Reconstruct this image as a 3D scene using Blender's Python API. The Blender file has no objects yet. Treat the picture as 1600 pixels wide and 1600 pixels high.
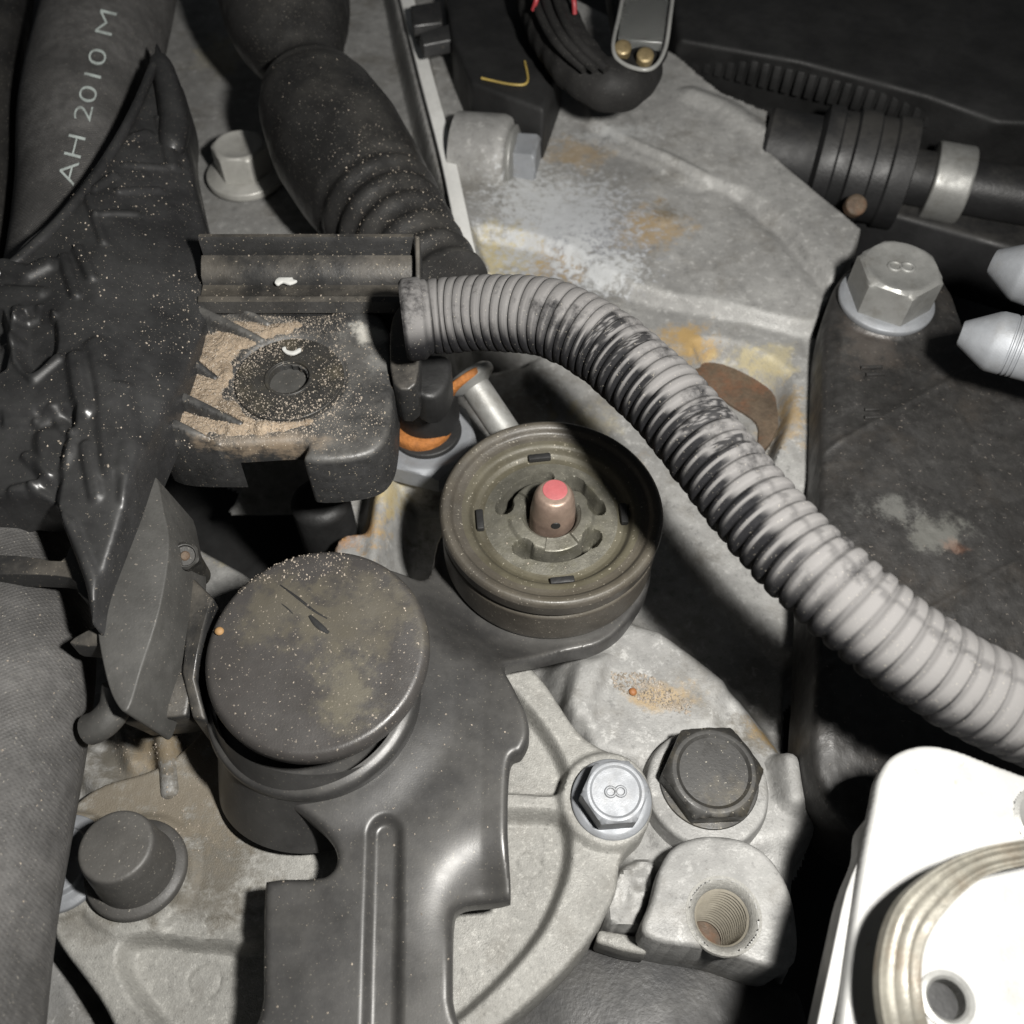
import bpy, bmesh, math, random
import numpy as np
from mathutils import Vector
from mathutils.bvhtree import BVHTree

# ------------------------------------------------------------------ camera
K = 0.001                      # the code below measures in millimetres
TILT = math.radians(34.0); DIST = 190.0; FPX = 1500.0
st, ct = math.sin(TILT), math.cos(TILT)
CAM = np.array([0.0, -DIST*st, DIST*ct])
RGT = np.array([1.0, 0, 0]); UPV = np.array([0, ct, st]); FWD = np.array([0, st, -ct])
scene = bpy.context.scene
col = scene.collection
cam_d = bpy.data.cameras.new('camera'); cam = bpy.data.objects.new('camera', cam_d)
col.objects.link(cam); scene.camera = cam
cam.location = tuple(CAM*K); cam.rotation_euler = (TILT, 0, 0)
cam_d.sensor_width = 36.0; cam_d.lens = FPX/1600*36.0
cam_d.clip_start = 0.004; cam_d.clip_end = 10.0
cam_d.dof.use_dof = True; cam_d.dof.focus_distance = 0.158; cam_d.dof.aperture_fstop = 26.0
# ------------------------------------------------------------------ world, flash, exposure
w = bpy.data.worlds.new('World'); scene.world = w; w.use_nodes = True
w.node_tree.nodes['Background'].inputs[0].default_value = (0.75, 0.8, 0.85, 1)
w.node_tree.nodes['Background'].inputs[1].default_value = 0.05
fl_d = bpy.data.lights.new('camera_flash', 'AREA'); fl = bpy.data.objects.new('camera_flash', fl_d)
col.objects.link(fl)
fl_d.shape = 'RECTANGLE'; fl_d.size = 0.010; fl_d.size_y = 0.016
fl_d.energy = 0.98; fl_d.color = (1.0, 0.975, 0.93)
FL = CAM + RGT*48 + UPV*18
fl.location = tuple(FL*K)
fl.rotation_euler = (Vector((-0.022, 0.10, 0)) - Vector(FL*K)).to_track_quat('-Z', 'Y').to_euler()
scene.view_settings.view_transform = 'Standard'; scene.view_settings.look = 'None'
scene.view_settings.exposure = 0.0; scene.view_settings.gamma = 1.0
scene.view_settings.use_curve_mapping = False

# ------------------------------------------------------------------ helpers
rnd = random.Random(7); nrs = np.random.RandomState(11)
def A(*a): return np.array(a, dtype=float)
def at(px, py, z=0.0):
    d = FWD + RGT*((px-800)/FPX) - UPV*((py-800)/FPX)
    t = (z-CAM[2])/d[2]
    return CAM + d*t
def sc(px, py, z=0.0): return FPX/float((at(px, py, z)-CAM) @ FWD)      # pixels per mm
def pts(lst, z=0.0): return np.array([at(p[0], p[1], p[2] if len(p) > 2 else z) for p in lst])
def catmull(P, n=8, closed=False):
    P = np.asarray(P, float); N = len(P); out = []
    rng = range(N) if closed else range(N-1)
    for i in rng:
        if closed: a, b, c, d = P[(i-1) % N], P[i], P[(i+1) % N], P[(i+2) % N]
        else: a, b, c, d = P[max(i-1, 0)], P[i], P[i+1], P[min(i+2, N-1)]
        for k in range(n):
            t = k/n
            out.append(0.5*((2*b)+(-a+c)*t+(2*a-5*b+4*c-d)*t*t+(-a+3*b-3*c+d)*t**3))
    if not closed: out.append(P[-1])
    return np.array(out)
def resample(P, step):
    P = np.asarray(P, float); L = np.r_[0, np.cumsum(np.linalg.norm(np.diff(P, axis=0), axis=1))]
    n = max(2, int(L[-1]/step)+1); s = np.linspace(0, L[-1], n)
    return np.stack([np.interp(s, L, P[:, i]) for i in range(P.shape[1])], 1), s
def sstep(a, b, x):
    t = np.clip((x-a)/(b-a), 0, 1); return t*t*(3-2*t)
def vnoise(x, y, scale, seed=0):
    r = np.random.RandomState(seed); G = r.rand(64, 64)
    u = np.asarray(x)/scale+1000; v = np.asarray(y)/scale+1000
    i = np.floor(u).astype(int); j = np.floor(v).astype(int); fu = u-i; fv = v-j
    fu = fu*fu*(3-2*fu); fv = fv*fv*(3-2*fv)
    g = lambda a, b: G[a % 64, b % 64]
    return (g(i, j)*(1-fu)*(1-fv)+g(i+1, j)*fu*(1-fv)+g(i, j+1)*(1-fu)*fv+g(i+1, j+1)*fu*fv)*2-1
def fbm(x, y, scale, seed=0, o=3):
    return sum(vnoise(x, y, scale/2**k, seed+k)*0.5**k for k in range(o))
def seg_near(X, Y, P, closed=True):
    """distance and nearest point to a polyline"""
    best = np.full(X.shape, 1e9); nx = np.zeros_like(X); ny = np.zeros_like(X)
    n = len(P)
    for i in range(n if closed else n-1):
        ax, ay = P[i][0], P[i][1]; bx, by = P[(i+1) % n][0], P[(i+1) % n][1]
        dx, dy = bx-ax, by-ay; l2 = dx*dx+dy*dy+1e-12
        t = np.clip(((X-ax)*dx+(Y-ay)*dy)/l2, 0, 1)
        qx = ax+t*dx; qy = ay+t*dy; d = (X-qx)**2+(Y-qy)**2
        m = d < best; best = np.where(m, d, best); nx = np.where(m, qx, nx); ny = np.where(m, qy, ny)
    return np.sqrt(best), nx, ny
def inside(X, Y, P):
    c = np.zeros(X.shape, bool); n = len(P)
    for i in range(n):
        ax, ay = P[i][0], P[i][1]; bx, by = P[(i+1) % n][0], P[(i+1) % n][1]
        m = ((ay > Y) != (by > Y)) & (X < (bx-ax)*(Y-ay)/((by-ay) if abs(by-ay) > 1e-12 else 1e-12)+ax)
        c ^= m
    return c
def sdf(X, Y, P):
    d, nx, ny = seg_near(X, Y, P); return np.where(inside(X, Y, P), -d, d)
def sdline(X, Y, P): return seg_near(X, Y, P, False)[0]
def setz(h, s, z, f=1.0):
    """blend height h to z where signed distance s is negative; f = fillet half width"""
    wgt = sstep(f, -f, s); return h*(1-wgt)+z*wgt
def up(h, s, z, f=1.0):
    wgt = sstep(f, -f, s); return np.maximum(h, h*(1-wgt)+z*wgt)
def basis(ax):
    ax = np.asarray(ax, float); ax = ax/np.linalg.norm(ax)
    t = A(0, 1, 0) if abs(ax[1]) < 0.9 else A(1, 0, 0)
    u = np.cross(t, ax); u /= np.linalg.norm(u); v = np.cross(ax, u); return u, v, ax

ROOT = {}; REG = {}
def tag(o, label=None, cat=None, group=None, kind=None):
    if label: o['label'] = label
    if cat: o['category'] = cat
    if group: o['group'] = group
    if kind: o['kind'] = kind
    return o
def thing(name, label, cat, loc, group=None):
    o = bpy.data.objects.new(name, None); col.objects.link(o); o.location = tuple(np.asarray(loc)*K)
    o.empty_display_size = 0.005
    ROOT[o.name] = np.asarray(loc, float); return tag(o, label, cat, group)
def obj(name, VF, mat, parent=None, smooth=38, label=None, key=None):
    V, F = VF; V = np.asarray(V, float)
    if parent is not None: base = ROOT[parent.name]
    else: base = A((V[:, 0].min()+V[:, 0].max())/2, (V[:, 1].min()+V[:, 1].max())/2, V[:, 2].min())
    me = bpy.data.meshes.new(name)
    me.from_pydata(((V-base)*K).tolist(), [], [list(map(int, f)) for f in F])
    me.update()
    if smooth:
        me.polygons.foreach_set('use_smooth', [True]*len(me.polygons))
        me.set_sharp_from_angle(angle=math.radians(smooth))
    me.materials.append(mat)
    o = bpy.data.objects.new(name, me); col.objects.link(o)
    if parent is not None: o.parent = parent
    else: o.location = tuple(base*K)
    ROOT[o.name] = base
    if label: o['label'] = label
    if key: REG[key] = (V, [list(map(int, f)) for f in F])
    return o
def merge(*L):
    V = []; F = []; n = 0
    for v, f in L:
        v = np.asarray(v, float); V.append(v); F += [[i+n for i in q] for q in f]; n += len(v)
    return np.concatenate(V), F
def gridfaces(r, c, wrap=False):
    F = []
    for i in range(r-1):
        for j in range(c if wrap else c-1):
            k = (j+1) % c
            F.append([i*c+j, i*c+k, (i+1)*c+k, (i+1)*c+j])
    return F
def lathe(prof, c, ax=(0, 0, 1), n=64, cap0=False, cap1=False):
    """profile (radius, height along the axis), listed from bottom outside to the top centre"""
    u, v, a = basis(ax); c = np.asarray(c, float); V = []
    for r, z in prof:
        for k in range(n):
            t = 2*math.pi*k/n; V.append(c+a*z+(u*math.cos(t)+v*math.sin(t))*r)
    F = gridfaces(len(prof), n, True)
    if cap0 or prof[0][0] < 0.5: F.append(list(range(n))[::-1])
    if cap1 or prof[-1][0] < 0.5: F.append([(len(prof)-1)*n+k for k in range(n)])
    return np.array(V), F
def rounded(prof, r, n=4):
    """round the corners of an open (r,z) profile"""
    P = [np.asarray(p, float) for p in prof]; out = [P[0]]
    for i in range(1, len(P)-1):
        a, b, c = P[i-1], P[i], P[i+1]; la = np.linalg.norm(a-b); lc = np.linalg.norm(c-b)
        if la < 1e-6 or lc < 1e-6: continue
        q = min(r, la*0.45, lc*0.45); s = b+(a-b)/la*q; e = b+(c-b)/lc*q
        for k in range(n+1):
            t = k/n; out.append((1-t)**2*s+2*t*(1-t)*b+t*t*e)
    out.append(P[-1]); return out
def sweep(P, R, n=32, cap=True, flat=None, mod=None, up0=(0, 0, 1)):
    """tube along P with radius R (scalar or array); flat=(a,b) scales the section; mod(i,theta) multiplies"""
    P = np.asarray(P, float); N = len(P); R = np.full(N, R) if np.isscalar(R) else np.asarray(R, float)
    T = np.gradient(P, axis=0); T /= np.linalg.norm(T, axis=1)[:, None]
    v = np.asarray(up0, float); V = []
    th = 2*np.pi*np.arange(n)/n
    for i in range(N):
        v = v-T[i]*(v@T[i]); v /= np.linalg.norm(v); u = np.cross(v, T[i])
        rr = R[i]*(np.ones(n) if mod is None else mod(i, th))
        a, b = (1, 1) if flat is None else flat
        V.append(P[i]+np.outer(np.cos(th)*rr*a, u)+np.outer(np.sin(th)*rr*b, v))
    F = [q[::-1] for q in gridfaces(N, n, True)]
    if cap: F.append(list(range(n))); F.append([(N-1)*n+k for k in range(n)][::-1])
    return np.concatenate(V), F
def ribbon(P, sec, up0=(0, 0, 1), scl=None):
    """closed section sec[(side,up)] swept along P"""
    P = np.asarray(P, float); N = len(P); n = len(sec)
    T = np.gradient(P, axis=0); T /= np.linalg.norm(T, axis=1)[:, None]; V = []
    v = np.asarray(up0, float)
    for i in range(N):
        w_ = np.asarray(up0, float); v = w_-T[i]*(w_@T[i]); v /= np.linalg.norm(v); u = np.cross(T[i], v)
        for a, b in sec: V.append(P[i]+u*a*(1 if scl is None else scl[i])+v*b)
    F = gridfaces(N, n, True); F.append(list(range(n))[::-1]); F.append([(N-1)*n+k for k in range(n)])
    return np.array(V), F
def prism(top, vec, bevel=0.6, seg=3):
    """solid from an outline (any closed loop of points) pushed along vec, rims rounded"""
    top = np.asarray(top, float); vec = np.asarray(vec, float)
    bm = bmesh.new(); vs = [bm.verts.new(tuple(p)) for p in top]; f = bm.faces.new(vs)
    bm.normal_update()
    if f.normal.dot(Vector(vec)) > 0: f.normal_flip()
    r = bmesh.ops.extrude_face_region(bm, geom=[f])
    nv = [g for g in r['geom'] if isinstance(g, bmesh.types.BMVert)]
    # the extruded copy is the new top; move the original faces down
    old = [x for x in bm.verts if x not in set(nv)]
    for x in old: x.co += Vector(vec)
    bmesh.ops.recalc_face_normals(bm, faces=bm.faces)
    if bevel > 0:
        ed = [e for e in bm.edges if len(e.link_faces) == 2 and e.calc_face_angle(0) > 0.5]
        bmesh.ops.bevel(bm, geom=ed, offset=bevel, segments=seg, profile=0.5, affect='EDGES', clamp_overlap=True)
    big = [q for q in bm.faces if len(q.verts) > 4]
    if big: bmesh.ops.triangulate(bm, faces=big)
    bm.verts.index_update(); V = np.array([x.co[:] for x in bm.verts]); F = [[x.index for x in q.verts] for q in bm.faces]
    bm.free(); return V, F
def box(c, size, ax=(0, 0, 1), rot=0.0, bevel=0.3):
    u, v, a = basis(ax); cr, sr = math.cos(rot), math.sin(rot); u2 = u*cr+v*sr; v2 = -u*sr+v*cr
    sx, sy, sz = np.asarray(size)/2; c = np.asarray(c, float)
    return prism([c+u2*i*sx+v2*j*sy+a*sz for i, j in ((-1, -1), (1, -1), (1, 1), (-1, 1))], -a*2*sz, bevel, 2)
def hexring(ap, ztop, zbot, c, ax=(0, 0, 1), rot=0.0, dish=0.25, cham=0.86, n=96):
    """hexagon head with a turned chamfer and a shallow dished top"""
    u, v, a = basis(ax); c = np.asarray(c, float); V = []
    th = 2*np.pi*np.arange(n)/n
    rh = ap/np.cos((th-rot+math.pi/6) % (math.pi/3)-math.pi/6)
    rt = ap*cham; rows = []
    for z in [zbot]+list(np.linspace(zbot+(ztop-zbot)*0.5, ztop, 9)):
        rows.append((np.minimum(rh, rt+(ztop-z)*1.75), z))
    for fr, dz in ((0.985, 0.02), (0.9, 0.0), (0.82, -dish), (0.4, -dish*1.05), (0.02, -dish)):
        rows.append((np.full(n, rt*fr), ztop+dz))
    for r, z in rows: V.append(c+a*z+np.outer(r*np.cos(th), u)+np.outer(r*np.sin(th), v))
    F = gridfaces(len(rows), n, True); F.append([(len(rows)-1)*n+k for k in range(n)])
    return np.concatenate(V), F
def textmesh(body, size):
    cu = bpy.data.curves.new('lettering', 'FONT'); cu.body = body; cu.size = size; cu.align_x = 'CENTER'; cu.align_y = 'CENTER'
    cu.resolution_u = 6; cu.offset = -0.012*size if len(body) > 1 else 0.0
    o = bpy.data.objects.new('lettering', cu); col.objects.link(o)
    dg = bpy.context.evaluated_depsgraph_get(); dg.update()
    me = bpy.data.meshes.new_from_object(o.evaluated_get(dg))
    bm = bmesh.new(); bm.from_mesh(me); bmesh.ops.triangulate(bm, faces=bm.faces)
    bmesh.ops.subdivide_edges(bm, edges=[e for e in bm.edges if e.calc_length() > size*0.2], cuts=2)
    bmesh.ops.triangulate(bm, faces=bm.faces)
    bm.verts.index_update()
    V = np.array([x.co[:] for x in bm.verts]); F = [[x.index for x in q.verts] for q in bm.faces]
    bm.free(); bpy.data.objects.remove(o); bpy.data.curves.remove(cu); bpy.data.meshes.remove(me); return V, F
def slab(outline, res, hfun, wall, edge=0.8):
    """plate with a traced outline, a relief on its top, a rounded rim and a wall that goes down"""
    P = np.asarray(outline, float)[:, :2]
    x0, y0 = P.min(0)-res; x1, y1 = P.max(0)+res
    nx = int((x1-x0)/res)+2; ny = int((y1-y0)/res)+2
    X, Y = np.meshgrid(x0+res*np.arange(nx), y0+res*np.arange(ny))
    d, qx, qy = seg_near(X, Y, P); ins = inside(X, Y, P); s = np.where(ins, -d, d)
    snap = (s > -0.45*res) & (s < 1.45*res)
    X = np.where(snap, qx, X); Y = np.where(snap, qy, Y); s = np.where(snap, 0, s)
    keep = s <= 1e-6
    Z = hfun(X, Y); dd = np.clip(-s, 0, edge)
    if edge > 0: Z = Z-(edge-np.sqrt(np.maximum(0, edge*edge-(edge-dd)**2)))
    idx = np.full(X.shape, -1); 
    q = keep[:-1, :-1] & keep[1:, :-1] & keep[:-1, 1:] & keep[1:, 1:]
    core = s < -1e-6; q &= core[:-1, :-1] | core[1:, :-1] | core[:-1, 1:] | core[1:, 1:]
    used = np.zeros(X.shape, bool)
    for a, b in ((0, 0), (0, 1), (1, 0), (1, 1)): used[a:a+ny-1, b:b+nx-1] |= q
    idx[used] = np.arange(used.sum())
    V = np.stack([X[used], Y[used], Z[used]], 1)
    jj, ii = np.nonzero(q)
    F = np.stack([idx[jj, ii], idx[jj, ii+1], idx[jj+1, ii+1], idx[jj+1, ii]], 1).tolist()
    # wall
    from collections import Counter
    E = Counter(); dirn = {}
    for f in F:
        for k in range(4):
            a, b = f[k], f[(k+1) % 4]; e = (min(a, b), max(a, b)); E[e] += 1; dirn[e] = (a, b)
    bd = [dirn[e] for e, c in E.items() if c == 1]; low = {}; V = list(map(tuple, V))
    for a, b in bd:
        for k in (a, b):
            if k not in low:
                low[k] = len(V); wz = wall(V[k]) if callable(wall) else V[k][2]-wall
                V.append((V[k][0], V[k][1], wz))
        F.append([b, a, low[a], low[b]])
    return np.array(V), F
def field(x0, x1, y0, y1, res, hfun, keep=None):
    nx = int((x1-x0)/res)+1; ny = int((y1-y0)/res)+1
    X, Y = np.meshgrid(np.linspace(x0, x1, nx), np.linspace(y0, y1, ny)); Z = hfun(X, Y)
    V = np.stack([X.ravel(), Y.ravel(), Z.ravel()], 1)
    a = np.arange(ny*nx).reshape(ny, nx)
    F = np.stack([a[:-1, :-1], a[:-1, 1:], a[1:, 1:], a[1:, :-1]], -1).reshape(-1, 4)
    if keep is not None:
        k = keep(X, Y, Z).ravel(); F = F[k[F].any(1)]
        us = np.unique(F); re = np.full(len(V), -1); re[us] = np.arange(len(us)); V = V[us]; F = re[F]
    return V, F.tolist()

# ------------------------------------------------------------------ materials
OCH = (0.33, 0.215, 0.075); YEL = (0.40, 0.345, 0.20); RUST = (0.36, 0.11, 0.025); DIRT = (0.085, 0.076, 0.06); PALE = (0.44, 0.45, 0.455); SHADE = (0.05, 0.045, 0.04); BLU = (0.20, 0.21, 0.24)
def material(name, base, rough=0.6, metal=0.0, spec=0.5, var=0.2, vscale=18.0, bump=0.15, bscale=900.0, bdist=0.0002,
             speck=0.0, speck_col=(0.6, 0.55, 0.45), speck_scale=700.0, stains=(), dust=0.0, dust_col=(0.30, 0.28, 0.24),
             dust_scale=60.0, dust_min=0.35, dust_lo=0.36, dust_hi=0.62, wave=0.0, wave_scale=900.0, rvar=0.12, streak=0.0, grime=0.0, grime_col=(0.09,0.075,0.05), grime_scale=70.0, coat=0.0, mott=0.0, mott_scale=330.0, clean=None, bump2=0.0, b2scale=150.0):
    m = bpy.data.materials.new(name); m.use_nodes = True; nt = m.node_tree; N = nt.nodes; L = nt.links
    speck_scale *= 4.2; bscale *= 2.6; bump *= 0.8; bdist *= 0.6; mott_scale *= 1.6
    b = N['Principled BSDF']; geo = N.new('ShaderNodeNewGeometry'); pos = geo.outputs['Position']
    def noise(scale, detail=4.0, rough_=0.6, vec=None):
        n = N.new('ShaderNodeTexNoise'); n.inputs['Scale'].default_value = scale; n.inputs['Detail'].default_value = detail
        n.inputs['Roughness'].default_value = rough_; L.new(vec or pos, n.inputs['Vector']); return n.outputs['Fac']
    def mrange(v, a, bb, c=0.0, d=1.0, smooth=True):
        n = N.new('ShaderNodeMapRange'); n.interpolation_type = 'SMOOTHSTEP' if smooth else 'LINEAR'
        for i, x in zip((1, 2, 3, 4), (a, bb, c, d)): n.inputs[i].default_value = x
        L.new(v, n.inputs[0]); return n.outputs[0]
    def math_(op, a, bb=None):
        n = N.new('ShaderNodeMath'); n.operation = op; n.use_clamp = False
        for i, x in enumerate((a, bb)):
            if x is None: continue
            if isinstance(x, (int, float)): n.inputs[i].default_value = x
            else: L.new(x, n.inputs[i])
        return n.outputs[0]
    def mix(fac, a, bb):
        n = N.new('ShaderNodeMix'); n.data_type = 'RGBA'; n.clamp_factor = True
        for i, x in ((0, fac), (6, a), (7, bb)):
            if isinstance(x, tuple): n.inputs[i].default_value = (*x, 1) if len(x) == 3 else x
            elif isinstance(x, (int, float)): n.inputs[i].default_value = x
            else: L.new(x, n.inputs[i])
        return n.outputs[2]
    lo = tuple(c*(1-var) for c in base); hi = tuple(min(1, c*(1+var)) for c in base)
    c = mix(mrange(noise(vscale, 6.0, 0.65), 0.3, 0.7), lo, hi)
    fine = noise(bscale, 3.0)
    c = mix(mrange(noise(vscale*9, 5.0, 0.7), 0.35, 0.65, 0.0, var*1.2), c, tuple(x*0.45 for x in base))
    if grime > 0:
        c = mix(mrange(noise(grime_scale, 7.0, 0.7), 0.48, 0.72, 0, grime), c, grime_col)
    if mott > 0:
        mn = noise(mott_scale, 9.0, 0.78)
        c = mix(mrange(mn, 0.53, 0.66, 0, mott), c, tuple(min(0.8, x*1.75) for x in base))
        c = mix(mrange(mn, 0.46, 0.34, 0, mott), c, tuple(x*0.38 for x in base))
    rough_s = mrange(noise(vscale*3, 4.0), 0.3, 0.7, max(0.05, rough-rvar), min(1, rough+rvar))
    snz = math_('MULTIPLY', math_('SUBTRACT', noise(230.0, 8.0, 0.72), 0.5), 3.4) if stains else None
    snf = math_('MULTIPLY', math_('SUBTRACT', noise(620.0, 6.0, 0.7), 0.5), 3.4) if stains else None
    for cen, rad, colr, strength in stains:
        d = N.new('ShaderNodeVectorMath'); d.operation = 'SUBTRACT'; L.new(pos, d.inputs[0]); d.inputs[1].default_value = tuple(np.asarray(cen)*K)
        s = N.new('ShaderNodeVectorMath'); s.operation = 'DIVIDE'; L.new(d.outputs[0], s.inputs[0])
        rr = (rad, rad, rad) if np.isscalar(rad) else rad
        s.inputs[1].default_value = tuple(np.asarray(rr, float)*K)
        ln = N.new('ShaderNodeVectorMath'); ln.operation = 'LENGTH'; L.new(s.outputs[0], ln.inputs[0])
        v = math_('ADD', ln.outputs['Value'], snf if colr in (PALE, BLU) else snz)
        c = mix(mrange(v, 1.1, 0.25, 0, strength), c, colr)
    if dust > 0:
        sp = N.new('ShaderNodeSeparateXYZ'); L.new(geo.outputs['Normal'], sp.inputs[0])
        dn = math_('MULTIPLY', mrange(sp.outputs[2], dust_min, dust_min+0.65), mrange(noise(dust_scale, 6.0, 0.7), dust_lo, dust_hi))
        if clean:
            at_ = N.new('ShaderNodeAttribute'); at_.attribute_name = clean
            dn = math_('MULTIPLY', dn, math_('SUBTRACT', 1.0, at_.outputs['Fac']))
        c = mix(math_('MULTIPLY', dn, dust), c, dust_col)
        rough_s = math_('MAXIMUM', rough_s, math_('MULTIPLY', dn, 0.85*min(1, dust*1.5)))
    if speck > 0:
        c = mix(mrange(noise(speck_scale, 2.0), 0.665, 0.72, 0, speck), c, speck_col)
    L.new(c, b.inputs['Base Color']); L.new(rough_s, b.inputs['Roughness'])
    b.inputs['Metallic'].default_value = metal; b.inputs['Specular IOR Level'].default_value = spec
    b.inputs['Coat Weight'].default_value = coat
    h = fine
    if bump2 > 0: h = math_('ADD', h, math_('MULTIPLY', noise(b2scale, 4.0), bump2))
    if wave > 0:
        # woven cloth: two crossing wave sets
        outs = []
        for rot in (0.7, -0.75):
            mp = N.new('ShaderNodeMapping'); mp.inputs['Rotation'].default_value = (0.2, 0.1, rot); L.new(pos, mp.inputs['Vector'])
            wv = N.new('ShaderNodeTexWave'); wv.inputs['Scale'].default_value = wave_scale; wv.inputs['Distortion'].default_value = 1.5
            wv.inputs['Detail'].default_value = 1.0; wv.inputs['Detail Scale'].default_value = 0.5
            L.new(mp.outputs[0], wv.inputs['Vector']); outs.append(wv.outputs['Fac'])
        h = math_('ADD', h, math_('MULTIPLY', math_('MULTIPLY', outs[0], outs[1]), wave))
    bp = N.new('ShaderNodeBump'); bp.inputs['Strength'].default_value = bump; bp.inputs['Distance'].default_value = bdist*3
    L.new(h, bp.inputs['Height']); L.new(bp.outputs[0], b.inputs['Normal'])
    return m
def S(px, py, z, rad, c, s=0.9): return (at(px, py, z), rad, c, s)
ALU_STAINS_SHADE = [
    S(800, 400, 2, (14, 9, 14), YEL, .8), S(870, 415, 2, (9, 7, 9), OCH, .6), S(1080, 530, 2, (8, 6, 8), OCH, .85), S(1160, 560, 2, (7, 6, 8), YEL, .7),
    S(1220, 640, 2, (7, 10, 8), OCH, .6), S(1210, 560, 2, (6, 6, 8), YEL, .6),
    S(1020, 350, 6, (10, 9, 12), OCH, .55), S(1045, 330, 6, (5, 4, 9), DIRT, .6), S(900, 240, 6, (9, 7, 12), OCH, .4),
    S(890, 370, 4, (22, 20, 14), BLU, .75), S(870, 350, 4, (22, 20, 14), PALE, .6), S(950, 430, 3, (10, 6, 10), PALE, .9), S(830, 310, 5, (10, 10, 10), PALE, .5), S(900, 400, 3, (7, 6, 8), PALE, .8),
    S(560, 790, -4, (9, 12, 10), OCH, .85), S(600, 760, -3, (8, 10, 10), YEL, .6), S(545, 830, -4, (6, 6, 8), RUST, .3), S(330, 830, -6, (10, 6, 10), YEL, .8),
    S(690, 820, -7, (9, 14, 10), SHADE, .8), S(1010, 930, -7, (10, 8, 10), DIRT, .6), S(1090, 850, -5, (9, 9, 9), DIRT, .5),  # dark patch left of the wheel: its cast shadow put into the colour
    S(1035, 1085, -3, (8, 3.2, 8), OCH, .5), S(1180, 1150, -6, (6, 4, 8), DIRT, .85), S(1200, 1140, -6, (4, 3, 8), OCH, .5),
    S(800, 620, -8, (16, 14, 14), DIRT, .7), S(900, 640, -6, (10, 9, 14), YEL, .35), S(1000, 690, -2, (6, 6, 8), OCH, .6),
    S(230, 1200, -3, (16, 12, 12), DIRT, .85), S(260, 1180, -3, (6, 5, 8), OCH, .2), S(290, 1290, -1, (14, 10, 10), DIRT, .7), S(360, 1380, 0, (9, 5, 8), DIRT, .6),
    S(350, 80, -2, (9, 12, 10), YEL, .3), S(960, 215, 6, (14, 4, 8), PALE, .4)]
M_alu = material('cast_aluminium_housing', (0.25, 0.248, 0.24), 0.6, 0.15, 0.35, 0.24, 30, 0.7, 1000, 0.0001, speck=0.35, speck_col=(0.10, 0.09, 0.08), speck_scale=420, stains=ALU_STAINS_SHADE, grime=0.55, grime_col=(0.10, 0.09, 0.072), bump2=0.8, b2scale=260, mott=0.55, mott_scale=260)
M_cover = material('sandblasted_aluminium', (0.235, 0.231, 0.215), 0.6, 0.1, 0.35, 0.16, 40, 0.8, 1300, 0.00010, speck=0.25, speck_col=(0.16, 0.14, 0.12), speck_scale=600,
    stains=[S(240, 1290, 0, (18, 9, 8), DIRT, .9), S(330, 1350, 0, (13, 9, 8), DIRT, .85), S(300, 1410, 0, (14, 4, 6), DIRT, .5), S(140, 1440, 0, (5, 5, 5), DIRT, .4), S(250, 1230, 0, (26, 14, 10), (0.15, 0.13, 0.10), .9), S(190, 1400, 0, (16, 4, 6), DIRT, .35)], grime=0.4, grime_col=(0.12, 0.11, 0.095), grime_scale=150, mott=0.6, mott_scale=800)
M_edge = material('machined_bright_edge', (0.66, 0.66, 0.64), 0.5, 0.1, 0.5, 0.1, 60, 0.2, 900, 0.00008, grime=0.25, grime_col=(0.3, 0.29, 0.27), grime_scale=120)
M_zinc = material('zinc_plated_steel', (0.225, 0.235, 0.25), 0.55, 0.3, 0.5, 0.10, 80, 0.25, 1500, 0.00008, grime=0.25, grime_scale=200)
M_zincdull = material('dull_plated_steel', (0.24, 0.24, 0.23), 0.5, 0.45, 0.5, 0.12, 80, 0.3, 1400, 0.00008, grime=0.3, grime_scale=180)
M_zincl = material('light_plated_steel', (0.38, 0.375, 0.35), 0.5, 0.3, 0.5, 0.1, 80, 0.2, 1400, 0.00008, grime=0.25, grime_scale=180)
M_white = material('bright_plated_bracket', (0.31, 0.31, 0.302), 0.5, 0.1, 0.5, 0.05, 60, 0.25, 900, 0.00008, speck=0.5, speck_col=(0.25, 0.22, 0.18), speck_scale=180, grime=0.12, grime_scale=260)
M_strap = material('stained_metal_strap', (0.20, 0.19, 0.16), 0.5, 0.3, 0.5, 0.3, 90, 0.4, 900, 0.00012, grime=0.7, grime_col=(0.12, 0.085, 0.055), grime_scale=130)
M_plastic = material('glossy_black_plastic', (0.020, 0.020, 0.0205), 0.41, 0, 0.5, 0.3, 60, 0.12, 700, 0.0001, speck=0.5, speck_col=(0.24, 0.21, 0.17), speck_scale=620, rvar=0.12, bump2=0.4, b2scale=110, dust=0.35, dust_col=(0.05, 0.05, 0.048), dust_scale=30, dust_min=0.5)  # the faint dust film is a grey sheen painted into the colour
M_plasticd = material('dusty_black_plastic', (0.018, 0.018, 0.018), 0.48, 0, 0.5, 0.3, 60, 0.35, 700, 0.00012, speck=0.6, speck_col=(0.34, 0.29, 0.22), speck_scale=520, dust=0.32, dust_col=(0.17, 0.15, 0.12), dust_scale=45, dust_min=0.2)
M_tab = material('dusty_tab_plastic', (0.024, 0.024, 0.024), 0.5, 0, 0.5, 0.3, 60, 0.35, 700, 0.00012, speck=0.7, speck_col=(0.34, 0.29, 0.22), speck_scale=480, dust=0.45, dust_col=(0.14, 0.135, 0.125), dust_scale=55, dust_min=0.1,
    stains=[S(580, 518, 31, (6, 2.4, 5), (0.32, 0.31, 0.28), .9), S(590, 560, 30, (3, 5, 5), (0.12, 0.12, 0.115), .8), S(420, 690, 30, (12, 2.5, 5), (0.22, 0.17, 0.12), .7)], mott=0.5, mott_scale=300)
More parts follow.
